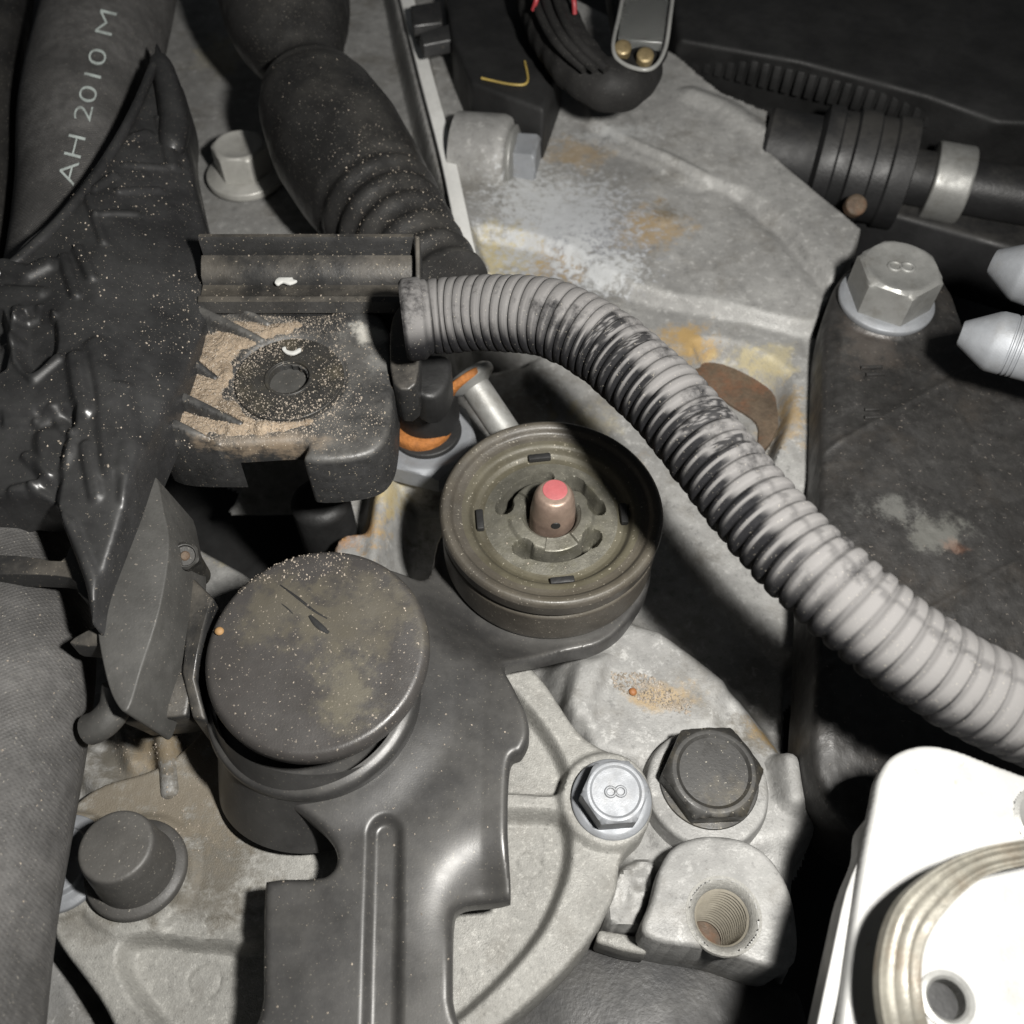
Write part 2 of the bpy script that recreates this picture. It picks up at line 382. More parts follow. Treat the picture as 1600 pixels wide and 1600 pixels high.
M_plasticg = material('scuffed_grey_plastic', (0.050, 0.049, 0.046), 0.55, 0, 0.5, 0.25, 50, 0.3, 800, 0.00010, speck=0.3, speck_col=(0.35, 0.3, 0.25), speck_scale=500)
M_lever = material('phosphated_steel_lever', (0.048, 0.047, 0.046), 0.38, 0.2, 0.5, 0.28, 40, 0.12, 1300, 0.00006, speck=0.22, speck_col=(0.40, 0.36, 0.28), speck_scale=620, dust=0.30, dust_col=(0.095, 0.091, 0.082), dust_scale=40, rvar=0.06)
M_cap = material('dusty_dark_weight', (0.043, 0.040, 0.038), 0.45, 0.1, 0.5, 0.15, 40, 0.35, 1300, 0.00008, speck=0.75, speck_col=(0.36, 0.31, 0.25), speck_scale=560,
    stains=[S(560, 960, 24, (13, 9, 9), (0.082, 0.074, 0.057), .75), S(430, 960, 24, (9, 7, 9), (0.078, 0.070, 0.053), .75), S(540, 1080, 24, (5, 7, 8), (0.095, 0.086, 0.063), .75)], dust=0.0)
M_wheel = material('olive_brown_rubber', (0.050, 0.044, 0.036), 0.5, 0.0, 0.5, 0.25, 60, 0.35, 1000, 0.0001, dust=0.30, dust_col=(0.088, 0.078, 0.054), dust_scale=28, dust_min=0.3, speck=0.3, speck_scale=500)
M_dish = material('olive_dusty_dish', (0.058, 0.052, 0.036), 0.55, 0.1, 0.5, 0.22, 60, 0.3, 1000, 0.0001, dust=0.40, dust_col=(0.10, 0.091, 0.060), dust_scale=40, speck=0.35, speck_scale=420)
M_hub = material('worn_hub_metal', (0.12, 0.115, 0.095), 0.5, 0.4, 0.5, 0.3, 90, 0.4, 900, 0.00012, speck=0.4, grime=0.5, grime_col=(0.08, 0.075, 0.045), grime_scale=120)
M_pin = material('coppery_steel_pin', (0.27, 0.20, 0.16), 0.42, 0.5, 0.5, 0.2, 120, 0.3, 1000, 0.00008, grime=0.3, grime_col=(0.16, 0.08, 0.05))
M_red = material('red_paint_mark', (0.29, 0.078, 0.082), 0.5, 0, 0.5, 0.12, 150, 0.3, 800, 0.00008)
M_hose = material('dusty_conduit', (0.009, 0.009, 0.010), 0.78, 0, 0.12, 0.3, 80, 0.3, 1200, 0.0001, dust=0.95, dust_col=(0.126, 0.122, 0.120), dust_scale=95, dust_min=0.0, dust_lo=0.30, dust_hi=0.48, clean='bare', mott=0.0, speck=0.2)
M_rubber = material('black_rubber', (0.020, 0.0195, 0.019), 0.40, 0, 0.5, 0.3, 50, 0.35, 900, 0.0001, speck=0.55, speck_col=(0.35, 0.32, 0.27), speck_scale=600, dust=0.28, dust_col=(0.07, 0.066, 0.058), dust_scale=50)
M_fabric = material('woven_rubber_hose', (0.074, 0.072, 0.070), 0.7, 0, 0.3, 0.42, 45, 0.5, 1500, 0.00008, wave=1.3, wave_scale=620, grime=0.25, grime_col=(0.11, 0.105, 0.10), grime_scale=60, speck=0.25, speck_scale=650)
M_tape = material('black_cloth_tape', (0.013, 0.0125, 0.012), 0.75, 0, 0.3, 0.3, 60, 0.6, 900, 0.0001, speck=0.4, speck_col=(0.2, 0.19, 0.17), speck_scale=600)
M_print = material('pale_ink', (0.36, 0.40, 0.385), 0.7, 0, 0.3, 0.2, 300, grime=0.75, grime_col=(0.12, 0.12, 0.115), grime_scale=420)
M_plug = material('matte_black_cap', (0.055, 0.053, 0.050), 0.55, 0, 0.5, 0.2, 60, 0.3, 1000, 0.0001, speck=0.3, speck_scale=600, dust=0.2, dust_col=(0.085, 0.08, 0.07))
M_hexp = material('blackened_hex_plug', (0.027, 0.026, 0.024), 0.5, 0.2, 0.5, 0.3, 90, 0.15, 900, 0.0001, grime=0.5, grime_col=(0.10, 0.085, 0.055), grime_scale=140, speck=0.35, speck_scale=500)
M_mount = material('black_painted_bracket', (0.024, 0.023, 0.022), 0.5, 0.1, 0.5, 0.3, 60, 0.35, 700, 0.00012, bump2=0.8, b2scale=200, speck=0.4, speck_col=(0.16, 0.14, 0.12), speck_scale=300,
    stains=[S(1400, 790, 13, (7, 3, 6), (0.12, 0.12, 0.112), .7), S(1470, 830, 12, (7, 5, 6), (0.11, 0.11, 0.10), .7), S(1500, 850, 12, (3, 2, 5), RUST, .12), S(1360, 540, 13, (7, 10, 8), (0.05, 0.042, 0.036), .7)], grime=0.3, grime_col=(0.05, 0.04, 0.03), mott=0.6, mott_scale=300)
M_rust = material('orange_rust', (0.30, 0.115, 0.03), 0.8, 0, 0.3, 0.4, 150, 0.8, 500, 0.0002, grime=0.4, grime_col=(0.10, 0.035, 0.012))
M_brown = material('brown_rusted_plate', (0.085, 0.062, 0.042), 0.7, 0.1, 0.4, 0.35, 120, 0.6, 500, 0.0002, grime=0.6, grime_col=(0.14, 0.06, 0.03), grime_scale=160)
M_dark = material('dark_bay_metal', (0.012, 0.012, 0.012), 0.6, 0, 0.4, 0.3, 30, 0.3, 400, 0.0002)
M_darkg = material('dark_grey_bay_plastic', (0.013, 0.013, 0.0135), 0.55, 0, 0.4, 0.25, 30, 0.25, 500, 0.0002, dust=0.06)
M_thread = material('machined_thread', (0.30, 0.275, 0.225), 0.45, 0.4, 0.5, 0.15, 120, 0.2, 900, 0.00005)
M_sand = material('tan_sand', (0.27, 0.215, 0.158), 0.9, 0, 0.2, 0.3, 160, 1.0, 900, 0.0004, speck=0.8, speck_col=(0.62, 0.55, 0.46), speck_scale=620, grime=0.45, grime_col=(0.12, 0.085, 0.055), grime_scale=420)
M_grain = material('pale_sand_grain', (0.29, 0.25, 0.205), 0.8, 0, 0.4, 0.4, 700, 0.1)
M_wire = material('red_wire_sheath', (0.26, 0.03, 0.035), 0.5, 0, 0.5, 0.2)
M_brass = material('tarnished_brass', (0.22, 0.17, 0.09), 0.45, 0.5, 0.5, 0.3, 200, 0.3)
M_clear = material('clear_clip', (0.22, 0.22, 0.21), 0.3, 0, 0.6, 0.2)
M_glass = material('clear_plastic', (0.55, 0.56, 0.54), 0.18, 0, 0.5, 0.1)
M_glass.node_tree.nodes['Principled BSDF'].inputs['Transmission Weight'].default_value = 0.9
M_yellow = material('yellowed_edge', (0.30, 0.22, 0.06), 0.5, 0, 0.5, 0.3, 200)

# ------------------------------------------------------------------ setting
bay = obj('engine_bay', box((20, 60, -60), (700, 700, 4), bevel=0), M_dark); tag(bay, kind='structure')

# ------------------------------------------------------------------ gearbox housing
ghousing = thing('gearbox_housing', 'pale grey cast aluminium gearbox housing with rust stains under everything', 'gearbox', at(800, 800, -12))
P_low = catmull(pts([(470, 620), (700, 560), (900, 540), (1150, 640), (1262, 720), (1258, 900), (1252, 1120), (1262, 1190), (1296, 1262), (1262, 1330), (1248, 1440), (1240, 1520), (1110, 1490), (1010, 1468), (930, 1450), (700, 1520), (300, 1520), (40, 1520), (40, 1080), (120, 900), (250, 780), (330, 700)], -9), 6, True)
P_left = catmull(pts([(180, -140), (640, -140), (690, 150), (745, 400), (640, 600), (300, 620), (150, 300)], -3), 5, True)
P_up = pts([(600, -160), (760, -60), (1010, 60), (1070, 110), (1130, 160), (1203, 190), (1199, 238), (1352, 368), (1330, 420), (1275, 530), (985, 470), (735, 390), (690, 200)], 5)
P_led = catmull(pts([(700, 372), (860, 394), (985, 462), (1130, 494), (1255, 522), (1285, 520), (1292, 620), (1270, 760), (1240, 800), (1196, 745), (1222, 640), (1190, 590), (1100, 556), (1000, 545), (900, 475), (740, 430), (690, 420)], 2), 4, True)
L_rib = pts([(615, -60), (627, 0), (680, 210), (735, 392)], 9)
L_strip = pts([(860, 575), (950, 640), (1010, 700), (1075, 800), (1165, 905), (1240, 985)], -11)
P_box = pts([(893, 1030), (935, 965), (1030, 985), (1128, 1060), (1120, 1130), (1050, 1150), (1000, 1185), (925, 1170), (905, 1100)], -4)
P_wedge = pts([(905, 1025), (950, 1020), (922, 1120), (895, 1130), (880, 1095)], -2)
P_tb = catmull(pts([(1036, 1345), (1062, 1316), (1110, 1304), (1170, 1314), (1215, 1352), (1242, 1420), (1234, 1512), (1120, 1486), (1008, 1462), (1020, 1400)], 3), 6, True)
c_plug = at(1106, 1228, -1); r_plug = 97/sc(1106, 1228, -1)
c_tb = at(1131, 1430, 3); r_tb = 43/sc(1131, 1430, 3)
P_lump = catmull(pts([(955, 1375), (985, 1345), (1025, 1350), (1010, 1420), (1000, 1452), (945, 1440)], -3), 4, True)
L_post = pts([(1238, 1185), (1245, 1240)], 0)
L_cyl = pts([(606, 700), (590, 800), (575, 900)], -2)
c_b2 = at(549, 856, -3); c_nut = at(668, 702, -4)
L_r1 = pts([(252, 1120), (262, 1232)], 1); L_r2 = pts([(185, 1120), (205, 1190)], -1); L_r3 = pts([(130, 1190), (190, 1260)], -2)
P_dirt = pts([(60, 1130), (330, 1120), (420, 1250), (400, 1400), (90, 1400)], -2)
L_f1 = pts([(955, 212), (1040, 248), (1095, 275)], 8); L_f2 = pts([(1160, 300), (1230, 352), (1300, 440)], 8); L_f3 = pts([(1080, 150), (1130, 170), (1200, 215)], 8)
P_pock = catmull(pts([(1085, 575), (1130, 562), (1205, 600), (1222, 640), (1195, 720), (1150, 690)], -3), 4, True)
P_band = pts([(920, 190), (1000, 232), (1095, 277), (1168, 302), (1232, 356), (1300, 442), (1360, 368), (1199, 236), (1210, 186), (1070, 100), (960, 40), (900, 120)], 7)
c_sb = at(385, 268, -3); r_sb = 50/sc(385, 268, -3)
P_mid = catmull(pts([(860, 1040), (940, 950), (1030, 980), (1140, 1060), (1225, 1160), (1262, 1200), (1292, 1262), (1256, 1330), (1246, 1440), (1240, 1512), (1100, 1486), (1010, 1468), (935, 1450), (960, 1340), (900, 1150)], -6), 4, True)
P_bl = pts([(10, 1470), (86, 1486), (150, 1580), (240, 1740), (10, 1740)], -9)
P_cav = catmull(pts([(230, 690), (500, 690), (490, 790), (492, 850), (420, 870), (360, 838), (290, 800), (220, 760)], -6), 4, True)
def h_house(X, Y):
    h = np.full(X.shape, -34.0)
    h = up(h, sdf(X, Y, P_low), -15.0, 2.5)
    h = h+np.where(h > -17, fbm(X, Y, 22, 3)*0.5, 0)
    h = up(h, sdf(X, Y, P_left), -3.0, 2.0)
    sl = 5.0+0.02*(Y-60)+fbm(X, Y, 30, 8)*0.4
    s = sdf(X, Y, P_up); wg = sstep(1.5, -1.5, s); h = np.maximum(h, h*(1-wg)+sl*wg)
    h = h+0.9*sstep(3.2, 0.6, sdline(X, Y, L_f1))*(s < 0)+1.6*sstep(5, 0, sdline(X, Y, L_f3))*(s < 0)
    h = h+2.0*sstep(0.9, -0.9, sdf(X, Y, P_band))
    # the panel folds along a line towards the bolt
    a, b = L_f2[0], L_f2[-1]; dx, dy = (b-a)[:2]/np.linalg.norm((b-a)[:2]); sd = (X-a[0])*dy-(Y-a[1])*dx
    h = np.where(s < 0, h-1.0*sstep(4, 0, sdline(X, Y, L_f2)), h)
    sl2 = sdf(X, Y, P_led); wg = sstep(1.6, -1.6, sl2); h = h*(1-wg)+(2.0+fbm(X, Y, 9, 4)*0.35)*wg
    h = setz(h, sdf(X, Y, P_pock), -4.0, 2.2)
    h = up(h, sdline(X, Y, L_strip)-5.5, -11.0, 2.0)
    h = up(h, sdf(X, Y, P_mid), -6.0+fbm(X, Y, 9, 33)*0.5, 3.0)
    h = up(h, sdf(X, Y, P_bl), -9.0, 1.5)
    h = up(h, sdline(X, Y, L_rib)-3.0, 7.0, 1.5)
    h = up(h, sdf(X, Y, P_box)-0.5, -4.0, 1.8)
    h = up(h, sdf(X, Y, P_wedge), -2.0, 1.6)
    d = np.hypot(X-c_plug[0], Y-c_plug[1]); h = up(h, d-r_plug-1.0, -4.5, 2.0)
    h = up(h, sdline(X, Y, L_post)-2.2, -0.5, 1.5)
    h = up(h, sdline(X, Y, pts([(1190, 1285), (1250, 1275)], -4))-4, -4, 2.5)
    h = up(h, sdf(X, Y, P_lump), -3.5+0.9*fbm(X, Y, 3, 22), 0.8)
    h = up(h, sdline(X, Y, L_cyl)-3.2, -2.0, 3.0)
    h = up(h, np.hypot(X-c_b2[0], Y-c_b2[1])-4.6, -2.4, 2.2)
    h = setz(h, np.hypot(X-c_b2[0], Y-c_b2[1])-3.0, -3.0, 0.3)
    h = up(h, np.hypot(X-c_nut[0], Y-c_nut[1])-9, -4.5, 1.2)
    h = up(h, sdf(X, Y, P_dirt), -2.6+fbm(X, Y, 8, 31)*0.6, 2.5)
    h = up(h, sdline(X, Y, L_r1)-1.8, 1.0, 1.2); h = up(h, sdline(X, Y, L_r2)-1.2, -0.6, 1.2); h = up(h, sdline(X, Y, L_r3)-2.2, -0.8, 1.4)
    d = np.hypot(X-c_sb[0], Y-c_sb[1]); h = up(h, d-r_sb, -1.8, 1.2)
    h = h+vnoise(X, Y, 1.6, 5)*0.05
    h = setz(h, sdf(X, Y, P_cav), -34.0, 3.0)
    h = np.where(np.hypot(X-c_tb[0], Y-c_tb[1]) < r_tb*1.3, -20.0, h)
    return h
obj('casting', field(-115, 118, -98, 235, 0.62, h_house, lambda X, Y, Z: Z > -33.0), M_alu, ghousing, 50, key='housing')
obj('machined_edge', prism(catmull(pts([(604, -90), (626, 0), (655, 118), (688, 245), (716, 380), (728, 398), (742, 396), (738, 370), (706, 225), (672, 100), (648, 0), (628, -90)], 10), 4, True), (0, 0, -10), 0.5), M_edge, ghousing)
# boss with a tapped hole
def h_tb(X, Y):
    d = np.hypot(X-c_tb[0], Y-c_tb[1])
    h = 3.0+(fbm(X, Y, 7, 9)*0.12-0.03*(Y-c_tb[1]))*sstep(r_tb*1.4, r_tb*2.2, d)
    return np.where(d < r_tb*1.2, -19.0, h)
tb = obj('tapped_boss', slab(P_tb, 0.35, h_tb, lambda v: -16.0, 0.9), M_alu, ghousing, 50, key='boss')
obj('chamfer', lathe([(r_tb*1.42, 2.6), (r_tb*1.38, 3.06), (r_tb*1.28, 3.0), (r_tb*1.18, 2.7), (r_tb*1.03, 1.75), (r_tb*1.0, 1.3)], (c_tb[0], c_tb[1], 0), n=64), M_cover, tb, 60)
V = []; nt_ = 15; ncs = 64
for i in range(nt_*2+1):
    f_ = i/(nt_*2.0); z = 1.5-9.5*f_; r = r_tb*(1.0-0.26*f_)*(1.0 if i % 2 == 0 else 0.93); cx = c_tb[0]-1.6*f_; cy = c_tb[1]-1.7*f_
    for k in range(ncs):
        a_ = 2*math.pi*k/ncs; V.append((cx+r*math.cos(a_), cy+r*math.sin(a_), z-0.62*k/ncs*0.5))
F = [f[::-1] for f in gridfaces(nt_*2+1, ncs, True)]; obj('hole_shade', lathe([(r_tb*0.74, 0), (r_tb*0.4, 0.25), (0.1, 0.2)], (c_tb[0]-1.6, c_tb[1]-1.7, -8.2), n=32), M_brown, tb)  # dark disc on the hole's floor: shade of the deep hole given as colour
obj('thread', (np.array(V), F), M_thread, tb, 12)
obj('lower_shelf', prism(pts([(880, 1462), (1000, 1470), (1120, 1500), (1250, 1545), (1300, 1720), (760, 1720), (800, 1560)], -14), (0, 0, -20), 1.5), M_darkg, ghousing)
obj('ledge_lip', prism(pts([(936, 1452), (1004, 1464), (1012, 1492), (975, 1486), (930, 1472)], -6), (0, 0, -8), 0.6), M_cover, ghousing)
obj('plug_boss', lathe(rounded([(r_plug+2.2, -9), (r_plug+0.6, -4.5), (r_plug, -2.0), (r_plug-0.3, 0), (4, 0.0)], 0.8, 5), c_plug, n=96), M_alu, ghousing)
# sideways boss that holds the small bolt
sb = at(752, 245, 6); ax_s = A(0.97, -0.22, 0.08)
obj('side_boss', lathe(rounded([(10.5, -6), (10.5, 6), (9.6, 8), (0.3, 8.2)], 1.2), sb, ax_s, 48), M_alu, ghousing)

# ------------------------------------------------------------------ round end cover
ecov = thing('end_cover', 'round light grey aluminium cover plate with raised rim under the lever', 'cover', at(560, 1380, -6))
P_cov = catmull(pts([(760, 1000), (836, 1048), (898, 1135), (935, 1165), (990, 1190), (1018, 1245), (1008, 1300), (972, 1340), (958, 1405), (905, 1490), (820, 1572), (700, 1660), (520, 1730), (330, 1720), (205, 1640), (150, 1555), (82, 1460), (62, 1380), (90, 1290), (150, 1230), (260, 1190), (360, 1100), (500, 1010), (640, 980)], 0), 8, True)
R_A = catmull(pts([(560, 1234), (780, 1237), (862, 1240), (886, 1226), (868, 1172), (822, 1108), (770, 1066), (650, 1040), (500, 1100)], -1), 5, True)
R_B = catmull(pts([(640, 1276), (760, 1272), (858, 1274), (884, 1292), (886, 1345), (870, 1400), (838, 1462), (780, 1530), (706, 1596), (600, 1660), (440, 1690), (310, 1652), (240, 1588), (203, 1535), (192, 1500), (204, 1474), (245, 1467), (330, 1476), (420, 1470), (520, 1380)], -1), 5, True)
c_boss = at(951, 1247, 1.5); r_boss = 76/sc(951, 1247, 1.5)
m1 = at(826, 1346, -3.2); m2 = at(316, 1532, -3.2); c_rp = at(215, 1365, 0.8); c_wash = at(95, 1350, 1)
def h_cov(X, Y):
    h = np.zeros(X.shape)+fbm(X, Y, 25, 2)*0.12
    h = setz(h, sdf(X, Y, R_A), -4.2, 0.9); h = setz(h, sdf(X, Y, R_B), -4.2, 1.0)
    h = h-0.9*sstep(2.6, 0.4, sdline(X, Y, pts([(270, 1446), (330, 1450), (420, 1438)], 0)))
    d = np.hypot(X-c_boss[0], Y-c_boss[1]); h = setz(h, d-r_boss, 1.5, 0.7)
    for c, r in ((m1, 2.1), (m2, 2.5)):
        d = np.hypot(X-c[0], Y-c[1]); h = h-0.22*sstep(0.42, 0.05, np.abs(d-r))
    d = np.hypot(X-c_rp[0], Y-c_rp[1]); h = setz(h, d-9.2, 0.8, 0.8)
    d = np.hypot(X-c_wash[0], Y-c_wash[1]); h = setz(h, d-8.4, 1.0, 0.5)
    h = h-0.5*sstep(0.5, 0.1, np.abs(d-6.6))
    rg = sstep(4, 0, sdf(X, Y, P_cov))
    return h+vnoise(X, Y, 1.1, 6)*0.035+fbm(X, Y, 5, 14)*0.05
V, F = slab(P_cov, 0.36, h_cov, lambda v: -14.0, 0.9)
obj('plate', (V, F), M_cover, ecov, 50, key='cover')

# ------------------------------------------------------------------ bolts
def bolt(name, label, cat, c, ax, rfl, ap, h, mat, mfl, group=None, rot=0.0, mark=True, mrot=0.0, fl_h=1.3, cap=True):
    t = thing(name, label, cat, c, group)
    fl_ = obj('flange', lathe(rounded([(rfl*0.98, -0.6), (rfl, 0), (rfl, fl_h*0.55), (ap*1.16, fl_h), (0.3, fl_h+0.1)], 0.35), c, ax, 64), mfl, t)
    hd = obj('head', hexring(ap, fl_h+h, fl_h*0.7, c, ax, rot, 0.25, 0.95), mat, t, 30)
    if mark:
        u, v, a = basis(ax); cr, sr = math.cos(mrot), math.sin(mrot); e = v*cr-u*sr; parts = []
        for sg_ in (-1, 1):
            cc = np.asarray(c)+a*(fl_h+h-0.24)+e*sg_*ap*0.165; ring = []
            for k in range(29):
                tt = 2*math.pi*k/28; ring.append(cc+(u*cr+v*sr)*math.cos(tt)*ap*0.155+e*math.sin(tt)*ap*0.165)
            parts.append(sweep(np.array(ring), ap*0.05, 10, False, None, None, a))
        obj('grade_mark', merge(*parts), mat, hd, 60)
    return t
s_ = sc(955, 1243, 2)
bolt('flange_bolt', 'bright silver flanged hex bolt marked 8 on the round cover rim', 'bolt', at(955, 1250, 1.5), (0.02, -0.10, 1), 63/s_, 46/s_, 5.2, M_zinc, M_zinc, 'flanged hex bolts', 0.60, True, math.pi/2+0.05)
s_ = sc(1385, 465, 15)
bolt('flange_bolt', 'grey flanged hex bolt marked 8 on the black mount bracket', 'bolt', at(1384, 470, 14.6), (0.02, 0.0, 1), 74/s_, 57/s_, 8.2, M_zincdull, M_zinc, 'flanged hex bolts', 0.06, True, math.pi/2-0.1)
s_ = sc(385, 270, -1.5)
bolt('flange_bolt', 'dull flanged bolt beside the black rubber boot, on the rear casting', 'bolt', at(385, 275, -1.5), (0, 0.02, 1), 60/s_, 38/s_, 7.0, M_zincl, M_zincl, 'flanged hex bolts', 0.5, False, 0.0, 2.4)
bolt('flange_bolt', 'small sideways bolt screwed into the casting boss below the connector', 'bolt', sb+ax_s/np.linalg.norm(ax_s)*8.4, ax_s, 8.2, 5.6, 5.5, M_zinc, M_zincdull, 'flanged hex bolts', 0.2, False)
wsh = obj('plated_washer', lathe(rounded([(7.6, 0), (7.6, 0.9), (6.6, 1.3), (5.4, 1.3), (5.2, 2.6), (0.2, 2.8)], 0.3), (c_wash[0], c_wash[1], 1.0), n=64), M_zinc)
tag(wsh, 'silver washer partly hidden under the woven hose beside the rubber plug', 'washer')
t = thing('hex_plug', 'large black hexagonal drain plug between two aluminium bosses', 'plug', at(1107, 1222, -1))
s_ = sc(1108, 1205, 5)
obj('head', hexring(71/s_, 4.8, 0.0, at(1107, 1217, -1), (0.02, -0.05, 1), 0.57, 0.35, 0.93), M_hexp, t, 30)
obj('washer', lathe(rounded([(8.3, -0.3), (8.3, 0.5), (4, 0.5)], 0.2), at(1107, 1219, -1), n=48), M_hexp, t)
# black push cap
t = thing('rubber_plug', 'matte black round rubber plug with flange at the lower left', 'plug', at(215, 1362, 0.8))
c = at(215, 1360, 0.8); s_ = sc(213, 1355, 1)
obj('flange', lathe(rounded([(76/s_, -0.4), (78/s_, 0.3), (77/s_, 1.3), (66/s_, 1.8), (58/s_, 1.9)], 0.4), c, (0.03, 0.06, 1), 64), M_plug, t)
obj('body', lathe(rounded([(64/s_, 1.2), (61/s_, 3.0), (56/s_, 10.4), (53/s_, 11.8), (0.2, 12.0)], 1.2, 6), c, (0.03, 0.06, 1), 64), M_plug, t)

# ------------------------------------------------------------------ selector lever with its counterweight
lev = thing('selector_lever', 'dark steel gear selector lever with grooved arm running off the bottom edge', 'lever', at(560, 1300, 0))
wheel_c = at(862, 851, 4.0)
P_lev = catmull(pts([(412, 1660, 11), (412, 1560, 11), (412, 1395, 12), (424, 1374, 12), (490, 1371, 12), (516, 1362, 12), (526, 1336, 12), (506, 1300, 12), (460, 1265, 12), (400, 1236, 12), (345, 1192, 12), (322, 1120, 12), (330, 1000, 12), (400, 920, 12), (520, 890, 11), (620, 900, 9), (668, 905, 5), (690, 830, 4), (760, 760, 4), (880, 740, 4), (980, 800, 4), (1018, 890, 4), (985, 965, 4), (938, 1006, 4), (870, 1022, 4.5), (806, 1044, 6), (788, 1058, 7.5), (806, 1090, 10), (822, 1120, 11), (827, 1150, 12), (815, 1176, 12), (797, 1192, 12), (793, 1290, 12), (798, 1388, 12), (790, 1400, 12), (745, 1404, 12), (716, 1416, 11.5), (707, 1445, 11), (706, 1560, 11), (706, 1660, 11)]), 5, True)
c_cap = at(491, 1095, 12)
L_gr = pts([(602, 1302, 12), (600, 1450, 11), (596, 1680, 11)])
corner = at(752, 1412, 11.5)
def h_lev(X, Y):
    dW = np.hypot(X-wheel_c[0], Y-wheel_c[1]); t = sstep(33, 20.5, dW)
    h = (12.2+0.012*(Y+60))*(1-t)+4.2*t
    dc = np.hypot(X-c_cap[0], Y-c_cap[1]); h = h+0.9*sstep(24, 16.5, dc)*(1-t)
    h = h-1.3*sstep(3.0, 1.3, sdline(X, Y, L_gr))
    d = np.hypot((X-corner[0]-1)/7.0, (Y-corner[1])/7.5); h = h-3.6*np.exp(-d*d*1.7)
    tabx = at(752, 1300, 12)[0]; h = h+0.10*np.clip(X-tabx, 0, 6)*sstep(24, 30, dW)
    return h+fbm(X, Y, 20, 41, 2)*0.10
obj('arm', slab(P_lev, 0.33, h_lev, lambda v: v[2]-3.4, 1.1), M_lever, lev, 45, key='lever')
ax_c = A(-0.03, -0.055, 1.0)
R_c = 176/sc(493, 1008, 24); bc = at(491, 1085, 14.5)
sk0 = at(482, 1226, -3.4); sk1 = at(491, 1098, 12.5); zk = np.linalg.norm(sk1-sk0)
obj('skirt', lathe([(14.6, 0), (14.8, zk*0.5), (15.8, zk)], sk0, sk1-sk0, 96), M_lever, lev)
obj('lower_ring', lathe(rounded([(R_c*0.97, -3.5), (R_c*0.985, 1.0), (R_c*0.965, 2.2), (R_c*0.9, 2.7), (R_c*0.86, 2.8)], 0.7, 5), bc, ax_c, 128), M_lever, lev)
cp = at(493, 1011, 24.2); axn = ax_c/np.linalg.norm(ax_c)
wd = obj('weight_disc', lathe(rounded([(R_c*0.78, -7.5), (R_c*0.80, -3.9), (R_c*0.985, -3.6), (R_c*1.0, -3.0), (R_c*1.0, -1.3), (R_c*0.955, -0.25), (R_c*0.5, 0.0), (0.2, 0.05)], 0.9, 6), cp, ax_c, 160), M_cap, lev, 45, key='cap')
# scratch across the disc
def curve_on(pxs, z, r, n=8, off=0.0):
    P, _ = resample(catmull(pts(pxs, z), 6), 0.5); P[:, 2] += off; return P
cap_t = BVHTree.FromPolygons([tuple(v) for v in REG['cap'][0]], REG['cap'][1])
for lst, rr_ in (([(438, 915), (465, 935), (490, 955), (512, 968)], 0.22), ([(484, 963), (497, 977), (514, 990)], 0.55), ([(440, 944), (450, 952), (458, 960)], 0.12)):
    P = curve_on(lst, 24.2, 0); P = np.array([tuple(cap_t.ray_cast(Vector((p[0], p[1], 60)), Vector((0, 0, -1)))[0]) for p in P])
    obj('scratch', sweep(P, rr_*(0.35+0.65*np.sin(np.linspace(0.15, 3.0, len(P)))), 8, True, (1, 0.35)), M_dark, wd)
# ------------------------------------------------------------------ damper wheel
wh = thing('damper_wheel', 'round olive brown damper wheel with red tipped centre pin', 'wheel', wheel_c)
ax_w = A(0.015, 0.0, 1.0); axw = ax_w/np.linalg.norm(ax_w); ZT = 17.8
wt = at(862, 791, ZT); Rw = 176/sc(862, 791, ZT)
uw, vw, _ = basis(ax_w)
def facez(r, th):
    """height of the wheel's face; r as a fraction of its radius"""
    px = [0, .10, .20, .215, .235, .25, .27, .62, .66, .70, .735, .76, .84, .875, .905, .94, .965, .99, 1.0]
    pz = [-6.0, -6.0, -5.8, -5.2, -3.0, -2.5, -2.6, -3.6, -3.6, -3.2, -2.0, -1.75, -1.5, -1.25, -.35, -.05, -.05, -.5, -1.2]
    z = np.interp(r, px, pz)
    for a0, a1 in ((-128, -30), (95, 168), (12, 60)):         # three kidney slots with round ends
        mid = (a0+a1)/2; half = (a1-a0)/2
        da = (th-math.radians(mid)+math.pi) % (2*math.pi)-math.pi
        ex = np.maximum(0, np.abs(da)-math.radians(half))*0.44
        rad = 0.43+0.0*da; dist = np.hypot(r-rad, ex)
        endw = sstep(math.radians(half-16), math.radians(half-6), np.abs(da))
        wd_ = 0.040+0.030*endw
        z = z-5.5*sstep(wd_+0.012, wd_-0.012, dist)
    z = z+0.55*sstep(0.40, 0.36, r)*sstep(0.255, 0.275, r)*(np.cos(th*3+0.8) > -0.3)
    return z
nr, na = 110, 240
rr = np.linspace(0.02, 1.0, nr); ths = 2*np.pi*np.arange(na)/na; RR, TT = np.meshgrid(rr, ths, indexing='ij')
ZZ = facez(RR, TT)
V = wt+axw*0+RR[..., None]*Rw*(np.cos(TT)[..., None]*uw+np.sin(TT)[..., None]*vw)+ZZ[..., None]*axw
V = V.reshape(-1, 3); F = gridfaces(nr, na, True)
F = [f[::-1] for f in F]
def split(V, F, lo, hi):
    sel = [f for f in F if lo <= min(f)//na < hi]; us = sorted({i for f in sel for i in f}); mp = {k: i for i, k in enumerate(us)}
    return V[us], [[mp[i] for i in f] for f in sel]
i1 = int(np.searchsorted(rr, 0.60)); i2 = int(np.searchsorted(rr, 0.80))
obj('hub_plate', split(V, F, 0, i1), M_hub, wh, 50, key='hub')
obj('dish', split(V, F, i1, i2), M_dish, wh, 50)
obj('rim', split(V, F, i2, nr), M_wheel, wh, 50, key='rim')
